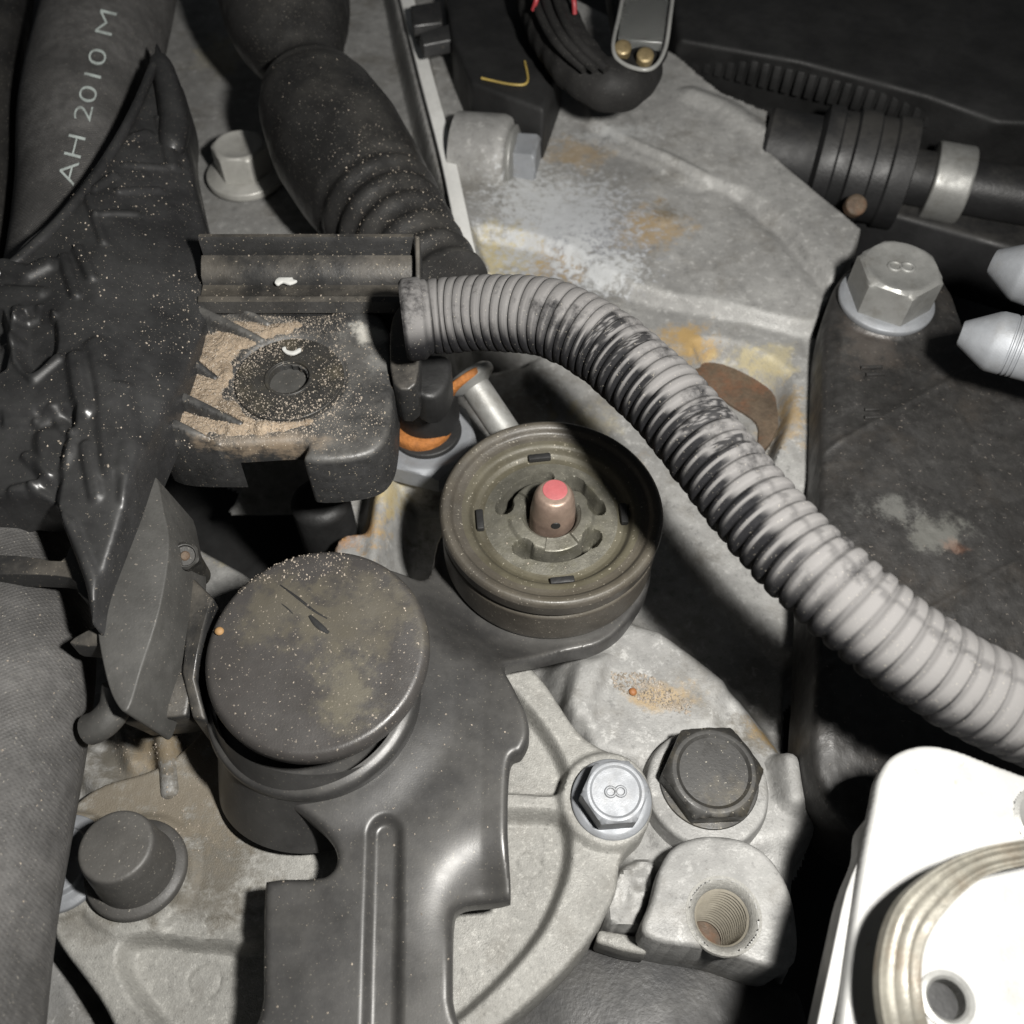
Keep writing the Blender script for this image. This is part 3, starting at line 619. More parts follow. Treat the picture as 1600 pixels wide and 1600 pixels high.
obj('tread', lathe(rounded([(Rw*0.965, -13.6), (Rw*0.985, -12.6), (Rw*0.985, -5.4), (Rw*0.955, -4.9), (Rw*0.955, -4.3), (Rw*0.99, -3.9), (Rw*1.0, -1.2)], 0.5), wt, ax_w, 160), M_wheel, wh)
for ang, rad in ((98, .66), (185, .64), (-83, .68), (2, .66)):
    a = math.radians(ang); d = uw*math.cos(a)+vw*math.sin(a); q = wt+d*Rw*rad+axw*(-3.0)
    sl_ = obj('slot_clip', box(q, (4.2, 1.3, 1.2), ax_w, a+math.pi/2, 0.25), M_dark, wh)
pn_b = wt+axw*(-6.0)+A(0.3, 0.2, 0)
s_ = sc(868, 735, 22); rp = 36/s_
pin_h = 10.0
pin = obj('pin', lathe(rounded([(rp*1.02, 0), (rp*1.0, 4.5), (rp*0.92, pin_h-2.6), (rp*0.86, pin_h-1.2), (rp*0.70, pin_h), (0.2, pin_h)], 0.5, 4), pn_b, ax_w, 48), M_pin, wh)
obj('paint_mark', lathe(rounded([(rp*0.54, 0), (rp*0.52, 0.10), (0.2, 0.14)], 0.08, 2), pn_b+axw*(pin_h+0.02)+A(0.1, .5, 0), ax_w, 24), M_red, pin)
# small hole in the pin's neck
obj('cross_hole', lathe([(0.85, 0), (0.8, 0.12), (0.1, 0.1)], pn_b+axw*5.4+A(0.35, -rp*0.97, 0), (0.05, -1, 0.05), 16), M_dark, pin)

# ------------------------------------------------------------------ corrugated conduit
ZH = 44.0
HP = pts([(640, 499, 42), (700, 493, 42), (780, 489, 44), (862, 499, 46), (938, 537, 46), (1000, 588, 46), (1058, 645, 46), (1135, 742, 46), (1228, 850, 46), (1318, 934, 46), (1415, 1012, 44), (1530, 1083, 41), (1640, 1132, 38), (1760, 1180, 36)])
Pd, s = resample(catmull(HP, 16), 0.17)
R0 = 6.25
per = np.interp(s, [0, 35, 55, 80, 140], [1.75, 1.85, 2.3, 2.45, 2.5]); ph = np.cumsum(np.r_[0, np.diff(s)]/per)
jit = np.cumsum(nrs.randn(300)*0.05); jit -= np.linspace(0, jit[-1], 300); ph = ph+np.interp(ph, np.arange(300), jit*0.5)
fr = ph % 1.0
gw = np.interp(s, [0, 30, 55, 80, 140], [0.16, 0.18, 0.34, 0.30, 0.13]); gd = np.interp(s, [0, 40, 60, 90, 140], [0.30, 0.33, 0.52, 0.48, 0.32])
ridge = sstep(0, 1, np.minimum(fr, 1-fr)/gw)
rad = R0*np.interp(s, [0, 95, 130, 170], [1, 1, 1.05, 1.09])-gd*(1-ridge)+0.08*np.sin(np.clip((fr-0.15)/0.7, 0, 1)*math.pi)
fl_n = nrs.randn(400)
def hmod(i, th):
    k = int(ph[i]); q = fl_n[k % 400]
    return 1+0.010*q*np.cos(th-fl_n[(k+7) % 400]*2)+0.006*np.cos(2*th+fl_n[(k+3) % 400])-0.030*max(0, q-1.1)*np.exp(-((th-1.6-0.4*fl_n[(k+11) % 400])/0.5)**2)
HN = 56
hose = obj('corrugated_hose', sweep(Pd, rad, HN, True, None, hmod), M_hose, None, 60, key='hose')
# where the dust has been rubbed off the conduit: bands between the ridges, mostly on the lower flank
th_ = 2*np.pi*np.arange(HN)/HN; bare = np.zeros((len(s), HN))
zone = np.interp(s, [0, 22, 30, 42, 74, 92], [0.1, 0.15, 0.6, 1, 1, 0.0])
for i in range(len(s)):
    k = int(ph[i]); edge = 0.72+0.30*fl_n[(k+5) % 400]*0.6
    band = 1-sstep(0.06, 0.15, abs(fr[i]-0.62)) if False else sstep(0.16, 0.24, abs(((fr[i]-0.5+0.5) % 1)-0.5+0.0))
    band = sstep(0.07, 0.15, abs(fr[i]-0.58))
    fl_ang = np.cos(th_)*0.55-np.sin(th_)*0.85          # +1 on the lower left side of the tube
    low = sstep(-0.50+0.2*fl_n[(k+9) % 400]*0.7, -0.05+0.2*fl_n[(k+9) % 400]*0.7, -np.cos(th_)*0.75-np.sin(th_)*0.66)
    bare[i] = np.clip(zone[i]*band*low*1.3+0.30*(1-ridge[i]), 0, 1)
for i0, i1, a0, a1 in ((205, 222, 1.2, 3.3), (238, 250, 1.0, 2.6), (330, 352, 0.6, 2.2), (372, 384, 0.9, 1.9)):
    for i in range(i0, min(i1, len(s))): bare[i] = np.maximum(bare[i], 0.9*((th_ > a0) & (th_ < a1))*(nrs.rand(HN) > 0.25))
for i in range(len(s)):
    if 60 < s[i] < 112: bare[i] = np.maximum(bare[i], 0.4*(np.abs(th_-1.35-0.05*np.sin(s[i]*0.9)) < 0.07))
att = hose.data.attributes.new('bare', 'FLOAT', 'POINT'); att.data.foreach_set('value', bare.ravel())
tag(hose, 'dusty grey corrugated conduit curving from the duct to the right edge', 'hose')

# ------------------------------------------------------------------ black plastic cable duct
duct = thing('cable_duct', 'glossy black moulded plastic cable duct filling the left side', 'cable duct', at(150, 600, 20))
P_d = catmull(pts([(-140, 470, 38), (0, 425, 38), (45, 385, 38), (90, 345, 38), (150, 272, 37), (205, 175, 36), (236, 105, 35), (246, 74, 34), (258, 96, 34), (268, 112, 34), (283, 128, 34), (289, 160, 34), (288, 205, 34), (302, 280, 34), (320, 350, 34), (327, 410, 34), (318, 500, 33), (296, 590, 33), (262, 680, 33), (238, 745, 33), (212, 820, 33), (170, 930, 32), (152, 985, 32), (140, 920, 33), (112, 842, 34), (100, 805, 34), (60, 790, 34), (0, 788, 34), (-140, 790, 34)]), 5, True)
ridge_l = pts([(238, 90, 36), (170, 300, 40), (150, 450, 41), (165, 600, 41), (186, 740, 39.5), (162, 960, 35), (150, 1010, 34)])
emb = [([(145, 285), (172, 262)], .8, .8), ([(135, 300), (152, 350), (160, 372)], .7, .8), ([(182, 285), (236, 262)], .7, .9), ([(190, 240), (245, 222)], .6, .7), ([(205, 190), (222, 178)], 1.2, .8),
       ([(97, 398), (118, 460)], .9, 1.0), ([(120, 385), (143, 432)], .9, 1.0), ([(240, 150), (256, 215)], 1.4, 1.2), ([(150, 330), (205, 312)], .6, .7),
       ([(0, 410), (40, 425), (70, 410)], 2.2, 1.6), ([(0, 450), (60, 455)], 1.5, 1.0), ([(24, 480), (26, 560), (52, 590), (90, 560)], .8, 1.0), ([(28, 490), (58, 480), (80, 490)], .8, 1.0),
       ([(50, 645), (75, 635), (105, 668)], .8, 1.0), ([(25, 690), (60, 725), (35, 735)], .7, .9), ([(0, 740), (30, 735), (70, 775)], .9, .9), ([(150, 540), (165, 600), (170, 720)], 2.2, .9), ([(118, 560), (130, 640)], 1.6, 1.4), ([(60, 780), (95, 800), (120, 870), (150, 980)], 1.0, .9)]
emb += [([(0, 520), (20, 530)], 1.2, 1.0), ([(0, 640), (40, 640)], 1.0, 1.0), ([(190, 600), (200, 680), (190, 760)], 1.4, .9), ([(130, 690), (140, 760)], 1.0, .8)]
emb = [(pts(p, 41), wd_, hh) for p, wd_, hh in emb]
rec = catmull(pts([(30, 495), (78, 490), (88, 550), (55, 588), (30, 560)], 40), 4, True); rec2 = catmull(pts([(-60, 500), (8, 500), (14, 590), (-60, 595)], 38), 3, True); hexb = catmull(pts([(45, 660), (90, 655), (110, 690), (80, 730), (50, 722)], 41), 4, True)
def h_duct(X, Y):
    d = sdline(X, Y, ridge_l); xr = np.interp(Y, ridge_l[::-1, 1], ridge_l[::-1, 0]); zr = np.interp(Y, ridge_l[::-1, 1], ridge_l[::-1, 2])
    dx = X-xr
    rr_ = 0.5*(dx+np.sqrt(dx*dx+2.0)); h = zr-0.50*rr_-0.05*np.maximum(-dx, 0)+fbm(X, Y, 40, 50, 2)*0.3
    yl = at(100, 640, 40)[1]; h = h-2.2*sstep(1.0, -1.0, Y-yl)*sstep(1.0, -1.0, X-at(120, 640, 40)[0])
    h = h-2.0*sstep(0.8, -0.8, sdf(X, Y, rec))-3.0*sstep(0.8, -0.8, sdf(X, Y, rec2))+1.3*sstep(1.2, -1.2, sdf(X, Y, hexb))
    for p, wd_, hh in emb: h = h+hh*0.85*sstep(wd_*0.9+0.7, wd_*0.3, sdline(X, Y, p))
    return h
obj('body', slab(P_d, 0.3, h_duct, lambda v: v[2]-9.0, 1.0), M_plastic, duct, 60, key='duct')
obj('top_lug', sweep(catmull(pts([(248, 92, 35), (262, 135, 35.5), (272, 190, 35), (268, 240, 34)]), 6), [1.5, 2.1, 2.4, 2.6, 2.6, 2.7, 2.8, 2.8, 2.9, 2.9, 3, 3, 3, 3.1, 3.1, 3, 2.8, 2.4, 1.6], 20), M_plastic, duct)
obj('edge_bead', sweep(catmull(pts([(-60, 456, 39), (5, 424, 40), (54, 384, 40.2), (102, 336, 40), (157, 266, 39.4), (207, 180, 38.4), (240, 104, 37)]), 8), 1.0, 16), M_plastic, duct)
# strut that reaches down between the hoses
obj('strut', prism(catmull(pts([(238, 742, 32), (256, 800, 31.5), (264, 855, 31), (250, 950, 30), (222, 1040, 29), (200, 1108, 28), (182, 1100, 28), (166, 1060, 28.5), (152, 985, 30), (158, 940, 31), (196, 838, 32)]), 4, True), (2, 1, -14), 0.8), M_plasticg, duct)
obj('strut_foot', sweep(catmull(pts([(186, 1070, 24), (180, 1105, 22), (160, 1130, 21), (140, 1140, 20)]), 6), 2.4, 20), M_plasticg, duct)
obj('window_bar', prism(catmull(pts([(-80, 868, 31), (30, 868, 31), (95, 876, 31.5), (112, 850, 32.5), (128, 880, 32), (140, 935, 31), (122, 925, 31), (108, 902, 31), (20, 897, 31), (-80, 897, 31)]), 3, True), (0, 0, -4), 0.7), M_plasticd, duct)
obj('side_spur', prism(catmull(pts([(108, 1004, 29), (150, 980, 29.5), (162, 1000, 29), (150, 1010, 28)]), 3, True), (0, 0, -4), 0.4), M_plasticd, duct)
# lower skirt of the duct, behind the lever
obj('lower_panel', prism(pts([(246, 930, 20), (296, 935, 20), (300, 1060, 19), (292, 1120, 18), (185, 1128, 18), (196, 1090, 19)]), (0, 3, -14), 0.7), M_plasticd, duct)
obj('panel_rib', prism(pts([(284, 905, 22), (300, 900, 22), (335, 935, 22), (318, 985, 22), (306, 1060, 20), (322, 1125, 18), (300, 1122, 18), (284, 1050, 20), (290, 980, 21)]), (0, 0, -10), 0.6), M_plasticd, duct)
# mounting tab with its skirts
TZ = 30.0
P_t = catmull(pts([(250, 560), (320, 492), (420, 488), (520, 494), (545, 484), (578, 486), (604, 506), (614, 548), (612, 640), (598, 690), (560, 712), (476, 718), (472, 690), (350, 694), (240, 684), (226, 620)], TZ), 5, True)
P_t = np.asarray(P_t)
wc = at(452, 590, TZ); rwo = 88/sc(452, 590, TZ); hole_c = at(447, 592, TZ); rho = 33/sc(447, 592, TZ)
notch0 = at(364, 690, TZ)[0]; notch1 = at(474, 690, TZ)[0]
FINS = [(pts([a_, b_], TZ), hh) for a_, b_, hh in (((318, 466), (418, 508), 3.6), ((312, 500), (410, 534), 3.2), ((270, 556), (336, 592), 3.2), ((258, 624), (376, 664), 3.6), ((250, 666), (350, 702), 3.2))]
def fins(X, Y):
    h = np.zeros(X.shape)
    for P, hh in FINS:
        d_ = (P[1]-P[0])[:2]; L2 = d_@d_; t = np.clip(((X-P[0][0])*d_[0]+(Y-P[0][1])*d_[1])/L2, 0, 1)
        q = np.hypot(X-P[0][0]-t*d_[0], Y-P[0][1]-t*d_[1]); wf = 1.9*(1-0.55*t)
        h = np.maximum(h, hh*(1-0.75*t**1.5)*sstep(wf, wf*0.35, q))
    return h
def h_tab(X, Y):
    h = TZ+fbm(X, Y, 10, 60)*0.25
    e = at(560, 500, TZ); h = h+1.6*np.exp(-((X-e[0])/7)**2-((Y-e[1])/3.2)**2)
    d = np.hypot(X-wc[0], Y-wc[1]); h = h-0.6*sstep(rwo+0.5, rwo-0.2, d)
    h = h-0.06*np.clip(X-at(520, 600, TZ)[0], 0, 30)
    d = np.hypot(X-hole_c[0], Y-hole_c[1]); h = np.where(d < rho*0.97, TZ-8, h)
    return h+fins(X, Y)
obj('mounting_tab', slab(P_t, 0.3, h_tab, lambda v: TZ-5.2 if notch0 < v[0] < notch1 and v[1] < wc[1] else TZ-12.5, 1.3), M_tab, duct, 50, key='tab')
obj('insert_ring', lathe(rounded([(rwo*0.97, -0.9), (rwo*0.96, -0.1), (rwo*0.45, -0.15), (rho*1.0, -0.2), (rho*0.98, -5)], 0.15), (wc[0], wc[1], TZ), n=64), M_hexp, duct, key='ring')
obj('hole_lip', lathe(rounded([(rho*1.16, -0.2), (rho*1.12, 0.12), (rho*1.0, 0.12), (rho*0.97, -2.0)], 0.12), (wc[0]-0.2, wc[1]+0.1, TZ), n=48), M_hexp, duct)
obj('hole_floor', lathe([(rho, -1.6), (rho*.3, -1.5), (0.1, -1.5)], (wc[0]-0.3, wc[1], TZ), n=32), M_plasticg, duct)
# trough that feeds the conduit
def trough(px0, px1, sec):
    a = at(px0, 430, 34)[0]; b = at(px1, 430, 34)[0]; xs = np.linspace(a, b, 24)
    V = []; n = len(sec)
    for i, x in enumerate(xs):
        for (y, z) in sec: V.append((x, y, z))
    F = [f for f in gridfaces(len(xs), n, True)]; F.append(list(range(n))[::-1]); F.append([(len(xs)-1)*n+k for k in range(n)])
    return np.array(V), F
y_a = at(500, 369, 40)[1]; y_b = at(500, 391, 38)[1]; y_c = at(500, 470, 33)[1]; y_d = at(500, 492, 30)[1]
sec = [(y_a+1.2, 26), (y_a+1.2, 39.2), (y_a+0.6, 40), (y_a-0.2, 40), (y_a-0.6, 39), (y_a-0.8, 34.0), (y_b+1.0, 33.6), (y_b+0.7, 36.2), (y_b, 36.8), (y_b-1.2, 36.4), (y_b-3.4, 34.9), (y_b*0.5+y_c*0.5, 33.2), (y_c+1.5, 33.0), (y_c+0.3, 33.8), (y_c-0.8, 33.5), (y_c-1.6, 31.5), (y_d, 30.2), (y_d-0.6, 26)]
V, F = trough(318, 648, sec); obj('conduit_trough', (V, F[:-2]+F[-2:]), M_plasticd, duct, 40, key='trough')
obj('trough_end', prism(catmull(pts([(626, 476, 34), (652, 470, 34), (655, 520, 33), (650, 600, 31), (614, 598, 31), (610, 510, 33)]), 3, True), (0, 0, -9), 0.5), M_plasticd, duct)
obj('trough_rim', prism(pts([(648, 368, 40.5), (656, 368, 40.5), (658, 470, 34.5), (650, 474, 34.5)]), (0, 0, -7), 0.3), M_plasticd, duct)
obj('conduit_collar', lathe(rounded([(6.2, -2.0), (6.9, -1.4), (6.9, 1.2), (6.3, 1.8)], 0.4), HP[0]+A(0.8, 0, 0), HP[1]-HP[0], 48), M_hose, duct)
obj('hanging_lug', prism(catmull(pts([(640, 560, 26), (700, 555, 26), (700, 600, 25), (672, 622, 25), (640, 600, 26)]), 4, True), (0, 0, -8), 1.2), M_dark, duct)
obj('cavity_post', lathe(rounded([(6.0, -24), (6.0, 4), (4.5, 5.5), (0.2, 5.5)], 1), at(505, 800, -6), n=40), M_dark, duct)

# ------------------------------------------------------------------ rubber boot on the shift cable
bz = 17.0
BP = catmull(pts([(425, -120, 30), (440, -30, 28), (455, 50, 26), (480, 112, 24), (497, 165, 22), (528, 225, 20), (565, 285, 18), (608, 345, 18), (658, 405, 20), (704, 455, 22)]), 14)
Pb, sb_ = resample(BP, 0.5)
uL = sb_/sb_[-1]
pxr = np.array([[425, -120, 100], [440, -30, 104], [452, 35, 97], [466, 80, 74], [480, 112, 52], [486, 132, 72], [497, 165, 92], [528, 225, 106], [565, 285, 104], [608, 345, 90], [658, 405, 72], [704, 455, 64]])
key_s = []; key_r = []
for a, b, r in pxr:
    dd = [np.hypot(*( (lambda q: (800+FPX*((q-CAM)@RGT)/((q-CAM)@FWD)-a, 800-FPX*((q-CAM)@UPV)/((q-CAM)@FWD)-b))(q))) for q in Pb[::4]]
    k = int(np.argmin(dd))*4; key_s.append(sb_[k]); key_r.append(r/(FPX/((Pb[k]-CAM)@FWD)))
Rb = np.interp(sb_, key_s, key_r); Rb = np.convolve(np.pad(Rb, 4, 'edge'), np.ones(9)/9, 'valid')
x0 = key_s[8]+3
pl = sb_-x0; Rb = Rb+np.where(pl > 0, 0.62*np.sin(pl/6.6*2*math.pi)*sstep(0, 10, pl)*sstep(90, 40, pl), 0)
Rb = Rb+0.5*np.exp(-((sb_-key_s[5]-1)/1.4)**2)-0.35*np.exp(-((sb_-key_s[2])/2)**2)
boot = obj('rubber_boot', sweep(Pb, Rb, 64), M_rubber, None, 60, key='boot')
tag(boot, 'black bellows rubber boot of the shift cable leaning across the top left', 'rubber boot')

# ------------------------------------------------------------------ woven coolant hose
CH = catmull(pts([(205, -160, 26), (182, -40, 25), (160, 60, 24), (135, 180, 23), (128, 300, 22), (110, 450, 21), (70, 650, 19), (5, 860, 17), (15, 1020, 17), (0, 1150, 17), (-30, 1300, 17), (-62, 1450, 17), (-90, 1620, 17), (-110, 1760, 17)]), 14)
Pc, s2 = resample(CH, 1.0)
Rc = np.interp(s2/s2[-1], [0, 0.35, 0.55, 0.75, 1.0], [16.0, 14.2, 12.6, 12.6, 12.4])
def cmod(i, th): return 1+0.018*np.sin(th*2+i*0.04)+0.012*np.sin(th*3-i*0.07)
CHV = sweep(Pc, Rc, 64, True, None, cmod)
ch = thing('coolant_hose', 'thick dark grey woven hose with pale printed lettering along the left edge', 'hose', at(0, 1100, 3))
obj('tube', CHV, M_fabric, ch, 60, key='chose')
bvh = BVHTree.FromPolygons([tuple(v) for v in CHV[0]], CHV[1])
def printed(body, p0, p1, hpx, parent):
    V, F = textmesh(body, 1.0); p0 = np.array(p0, float); p1 = np.array(p1, float); d = p1-p0; L_ = np.linalg.norm(d); d /= L_
    nrm = np.array([d[1], -d[0]]); nrm = np.array([-d[1], d[0]])*-1
    wx = V[:, 0].max()-V[:, 0].min(); mid = (p0+p1)/2; hy = V[:, 1].max()-V[:, 1].min()
    out = []
    for v in V:
        q = mid+d*(v[0]-(V[:, 0].max()+V[:, 0].min())/2)/wx*L_+np.array([d[1], -d[0]])*(v[1]-(V[:, 1].max()+V[:, 1].min())/2)/hy*hpx
        dr = at(q[0], q[1], 0)-CAM; hit = bvh.ray_cast(Vector(CAM), Vector(dr).normalized())
        if hit[0] is None: hit = (Vector(at(q[0], q[1], 30)), Vector((0, 0, 1)))
        n_ = hit[1]; n_ = n_ if n_.dot(Vector(dr)) < 0 else -n_
        out.append(tuple(hit[0]+n_*0.12))
    return np.array(out), F
obj('printed_lettering', printed('AH 2010 M', (102, 288), (170, 18), 27, ch), M_print, ch, 0)
# dark line at the far left
sh = obj('black_pipe', sweep(catmull(pts([(20, -120, 22), (0, 60, 22), (-22, 220, 22), (-30, 420, 20), (-60, 600, 18)]), 10), 7.0, 32), M_rubber, None, 60)
tag(sh, 'thin black pipe beside the printed hose at the top left corner', 'pipe')

# ------------------------------------------------------------------ mount bracket, right
mb = thing('mount_bracket', 'black painted engine mount bracket with chipped patch behind the conduit', 'bracket', at(1440, 800, 0))
P_m = catmull(pts([(1286, 560), (1292, 490), (1308, 440), (1345, 402), (1400, 392), (1455, 412), (1490, 455), (1520, 520), (1600, 540), (1760, 540), (1800, 900), (1800, 1300), (1500, 1330), (1400, 1290), (1345, 1262), (1304, 1215), (1284, 1140), (1283, 1000), (1284, 780)], 13), 6, True)
l1 = pts([(1310, 692), (1548, 560)], 13); l2 = pts([(1440, 955), (1620, 855)], 12); c_mb = at(1384, 470, 14)
def h_mb(X, Y):
    h = np.full(X.shape, 13.5)+fbm(X, Y, 20, 70)*0.25
    for (a, b), k in (((l1[0], l1[1]), 0.10), ((l2[0], l2[1]), 0.10)):
        dx, dy = (b-a)[:2]/np.linalg.norm((b-a)[:2]); sd = (X-a[0])*dy-(Y-a[1])*dx
        h = h+np.where(sd > 0, -k*sd+0.35*np.exp(-(sd/0.5)**2), 0.35*np.exp(-(sd/0.5)**2))
    d = np.hypot(X-c_mb[0], Y-c_mb[1]); h = setz(h, d-10.5, 14.4, 0.8)
    ed = sdf(X, Y, P_m); h = h-0.8*sstep(-3.5, -0.5, ed)
    return h+0.08*vnoise(X, Y, 1.2, 71)
obj('plate', slab(P_m, 0.45, h_mb, lambda v: v[2]-16, 1.4), M_mount, mb, 50, key='mount')
for k, (a, b, wpx) in enumerate(((1362, 574, 34), (1368, 585, 30), (1362, 640, 22), (1366, 652, 30))):
    obj('cast_mark', box(at(a, b, 13.8), (wpx/7.6, 0.75, 0.8), (0, 0, 1), 0.05, 0.2), M_mount, mb)
# pointed silver studs
for px0, px1, lab in (((1500, 520), (1720, 575), 'lower of two pointed silver studs entering from the right edge'), ((1550, 408), (1740, 470), 'upper of two pointed silver studs entering from the right edge')):
    a = at(*px0, 33); b = at(*px1, 35); r = 47/sc(px0[0]+60, px0[1], 33)
    prof = [(0.1, 0), (r*0.38, 0.05), (r*0.42, 0.25), (r*0.95, r*0.95), (r*1.0, r*1.1), (r*1.0, r*1.5)]
    z = r*1.5
    for q in range(3): prof += [(r*0.965, z+0.2), (r*0.965, z+0.35), (r, z+0.5), (r, z+0.8)]; z += 0.8
    prof += [(r, r*6)]
    V, F = lathe(prof[::-1], a, b-a, 48); st_ = obj('pointed_stud', (V, F), M_zinc, None, 30)
    tag(st_, lab, 'stud', 'pointed studs')

# ------------------------------------------------------------------ bright bracket, lower right
wb = thing('plated_bracket', 'overexposed white plated bracket with strap in the lower right corner', 'bracket', at(1500, 1450, 20))
BZ = 34.0
P_w = catmull(pts([(1352, 1320), (1366, 1250), (1374, 1212), (1396, 1180), (1440, 1164), (1490, 1170), (1560, 1196), (1640, 1226), (1800, 1290), (1800, 1760), (1290, 1760), (1312, 1600), (1336, 1420)], BZ), 6, True)
c_n = at(1478, 1562, BZ); r_n = 34/sc(1478, 1562, BZ); c_h = at(1640, 1282, BZ); r_h = 52/sc(1640, 1282, BZ)
def h_wb(X, Y):
    h = np.full(X.shape, BZ)+fbm(X, Y, 12, 80)*0.10
    d = np.hypot(X-c_n[0], Y-c_n[1]); h = np.where(d < r_n*0.9, BZ-6, h)
    d = np.hypot(X-c_h[0], Y-c_h[1]); h = np.where(d < r_h, BZ-5, h)
    return h
obj('plate', slab(P_w, 0.3, h_wb, lambda v: v[2]-2.2, 0.6), M_white, wb, 50)
obj('edge_flange', prism(catmull(pts([(1372, 1266, 33), (1358, 1272, 32.5), (1350, 1290, 32), (1346, 1330, 32), (1322, 1392, 32), (1300, 1490, 32), (1268, 1640, 32), (1250, 1720, 32), (1272, 1720, 32), (1296, 1620, 32), (1326, 1480, 32), (1352, 1370, 32.5), (1362, 1310, 33)]), 3, True), (0.5, 0, -7), 0.3), M_white, wb)
obj('nut_thread', lathe([(r_n*1.25, -0.3), (r_n*1.25, 0.5), (r_n*1.0, 0.6)]+[(r_n*(0.95 if k % 2 else 0.86), 0.3-k*0.25) for k in range(12)], c_n, n=48), M_zincdull, wb, 25)
obj('nut_bore_shade', lathe([(r_n*0.9, -2.2), (0.1, -2.2)], c_n, n=32), M_dark, wb)  # dark disc added to paint the shade inside the nut's hole
obj('hole_insert', lathe([(r_h*1.04, 0.1), (r_h*0.9, 0.3), (r_h*0.5, -0.4), (0.1, -0.4)], c_h, n=40), M_zincdull, wb)
SP = catmull(pts([(1700, 1316, 36), (1600, 1332, 40), (1530, 1348, 41), (1470, 1384, 42), (1420, 1440, 42), (1402, 1510, 41), (1408, 1590, 40), (1440, 1700, 36)]), 10)
hw = 2.35
sec = [(-hw, -0.45), (hw, -0.45)]
for k in range(13):
    x = hw-2*hw*k/12; sec.append((x, 0.35+(0.32 if k in (0, 1, 4, 8, 11, 12) else 0.0)))
obj('ribbed_strap', ribbon(SP, sec, (0.35, -0.1, 1), np.interp(np.linspace(0, 1, len(SP)), [0, .3, .55, 1], [.55, .62, 1.0, 1.35])), M_strap, wb, 45)

# ------------------------------------------------------------------ clevis pin, rusty joint, nut
t = thing('clevis_pin', 'grey mushroom headed pin with orange rust beside the damper wheel', 'pin', at(760, 640, 4))
p0 = at(733, 590, 13); p1 = at(800, 690, 6); ax = p0-p1
obj('head', lathe(rounded([(2.6, -2.6), (5.2, -1.2), (5.4, 0.2), (4.2, 1.2), (0.2, 1.5)], 0.5), p0, ax, 40), M_zincdull, t)
obj('shank', lathe([(3.0, 0), (3.0, np.linalg.norm(ax)-1)], p1, ax, 32), M_zincdull, t)
obj('rust_collar', lathe(rounded([(3.0, -4.2), (6.0, -3.6), (6.2, -2.2), (3.0, -1.6)], 0.5), p0+A(-2.2, 1.5, 0.5), ax, 40), M_rust, t)
t = thing('cable_nut', 'silver hexagon nut with orange rust ring under the mounting tab', 'nut', at(660, 700, -4))
cn = at(668, 702, -4); s_ = sc(660, 690, 0)
obj('nut', hexring(74/s_, 5.2, 0, cn, (0.03, 0, 1), 0.25, 0.2, 0.93), M_zinc, t, 30)
obj('seal', lathe(rounded([(56/s_, 4.9), (55/s_, 6.0), (40/s_, 6.2)], 0.4), cn+A(0, 1.0, 0), n=48), M_dark, t)
obj('rust_ring', lathe(rounded([(50/s_, 5.9), (50/s_, 7.4), (44/s_, 8.2), (30/s_, 8.2)], 0.6), cn+A(-1, 1.4, 0), n=48), M_rust, t)
obj('spindle', lathe(rounded([(50/s_, 7.2), (50/s_, 8.6), (49/s_, 16), (0.2, 16.5)], 1), cn+A(0.4, 3.0, 0), n=40), M_dark, t)
br = obj('rusty_clip', prism(catmull(pts([(1090, 566, -3.2), (1150, 568, -3.2), (1205, 600, -3.2), (1222, 640, -3.2), (1205, 690, -3.2), (1185, 700, -3.2), (1182, 660, -3.2), (1140, 630, -3.2), (1095, 596, -3.2)]), 4, True), (0, 0, -2), 0.4), M_brown)
tag(br, 'brown rusted sheet metal clip on the casting ledge beyond the conduit', 'clip')
t = thing('rusty_screw', 'small dark corroded screw with rust spot beside the lever weight', 'screw', at(292, 880, 20))
q = at(292, 872, 24)
obj('head', hexring(20/sc(292, 872, 24), 3.4, 0, q, (0.25, -0.45, 1), 0.3, 0.5, 0.9), M_hexp, t, 30)
obj('socket', lathe([(0.8, 0), (0.6, 0.25), (0.1, 0.2)], q+basis((0.25, -0.45, 1))[2]*3.0, (0.25, -0.45, 1), 12), M_brown, t)
obj('shank', lathe([(20/sc(292, 900, 20), -9), (20/sc(292, 900, 20), 0.4)], q, (0.1, -0.2, 1), 24), M_hexp, t)

# ------------------------------------------------------------------ wiring connector, top
cn = thing('wiring_connector', 'black wiring connector with taped loom hanging in at the top', 'connector', at(850, 120, 8))
z = 20
obj('housing', prism(pts([(690, -60), (870, -60), (880, 90), (850, 172), (790, 150), (735, 128), (706, 60)], z), (0, 0, -16), 1.2), M_dark, cn)
obj('latch', prism(pts([(655, 52), (720, 30), (735, 60), (700, 62), (660, 70)], z-2), (0, 0, -4), 0.6), M_plastic, cn)
obj('latch', prism(pts([(640, 8), (690, 0), (692, 34), (645, 40)], z-4), (0, 0, -4), 0.6), M_plastic, cn)
obj('yellow_edge', sweep(catmull(pts([(752, 122, z+0.4), (800, 132, z+0.4), (824, 128, z+0.4), (820, 96, z+0.4)]), 6), 0.3, 10), M_yellow, cn)
loom = catmull(pts([(835, -90, 30), (850, 0, 29), (880, 70, 28), (925, 122, 27), (972, 134, 26), (1000, 112, 25), (1008, 76, 24)]), 10)
Pl, sl_ = resample(loom, 0.6)
obj('taped_loom', sweep(Pl, np.interp(sl_/sl_[-1], [0, .5, .85, 1], [7.0, 6.6, 5.4, 3.2])+0.12*np.sin(sl_*1.3)+0.2*np.sin(sl_*0.5), 40), M_tape, cn, 60)
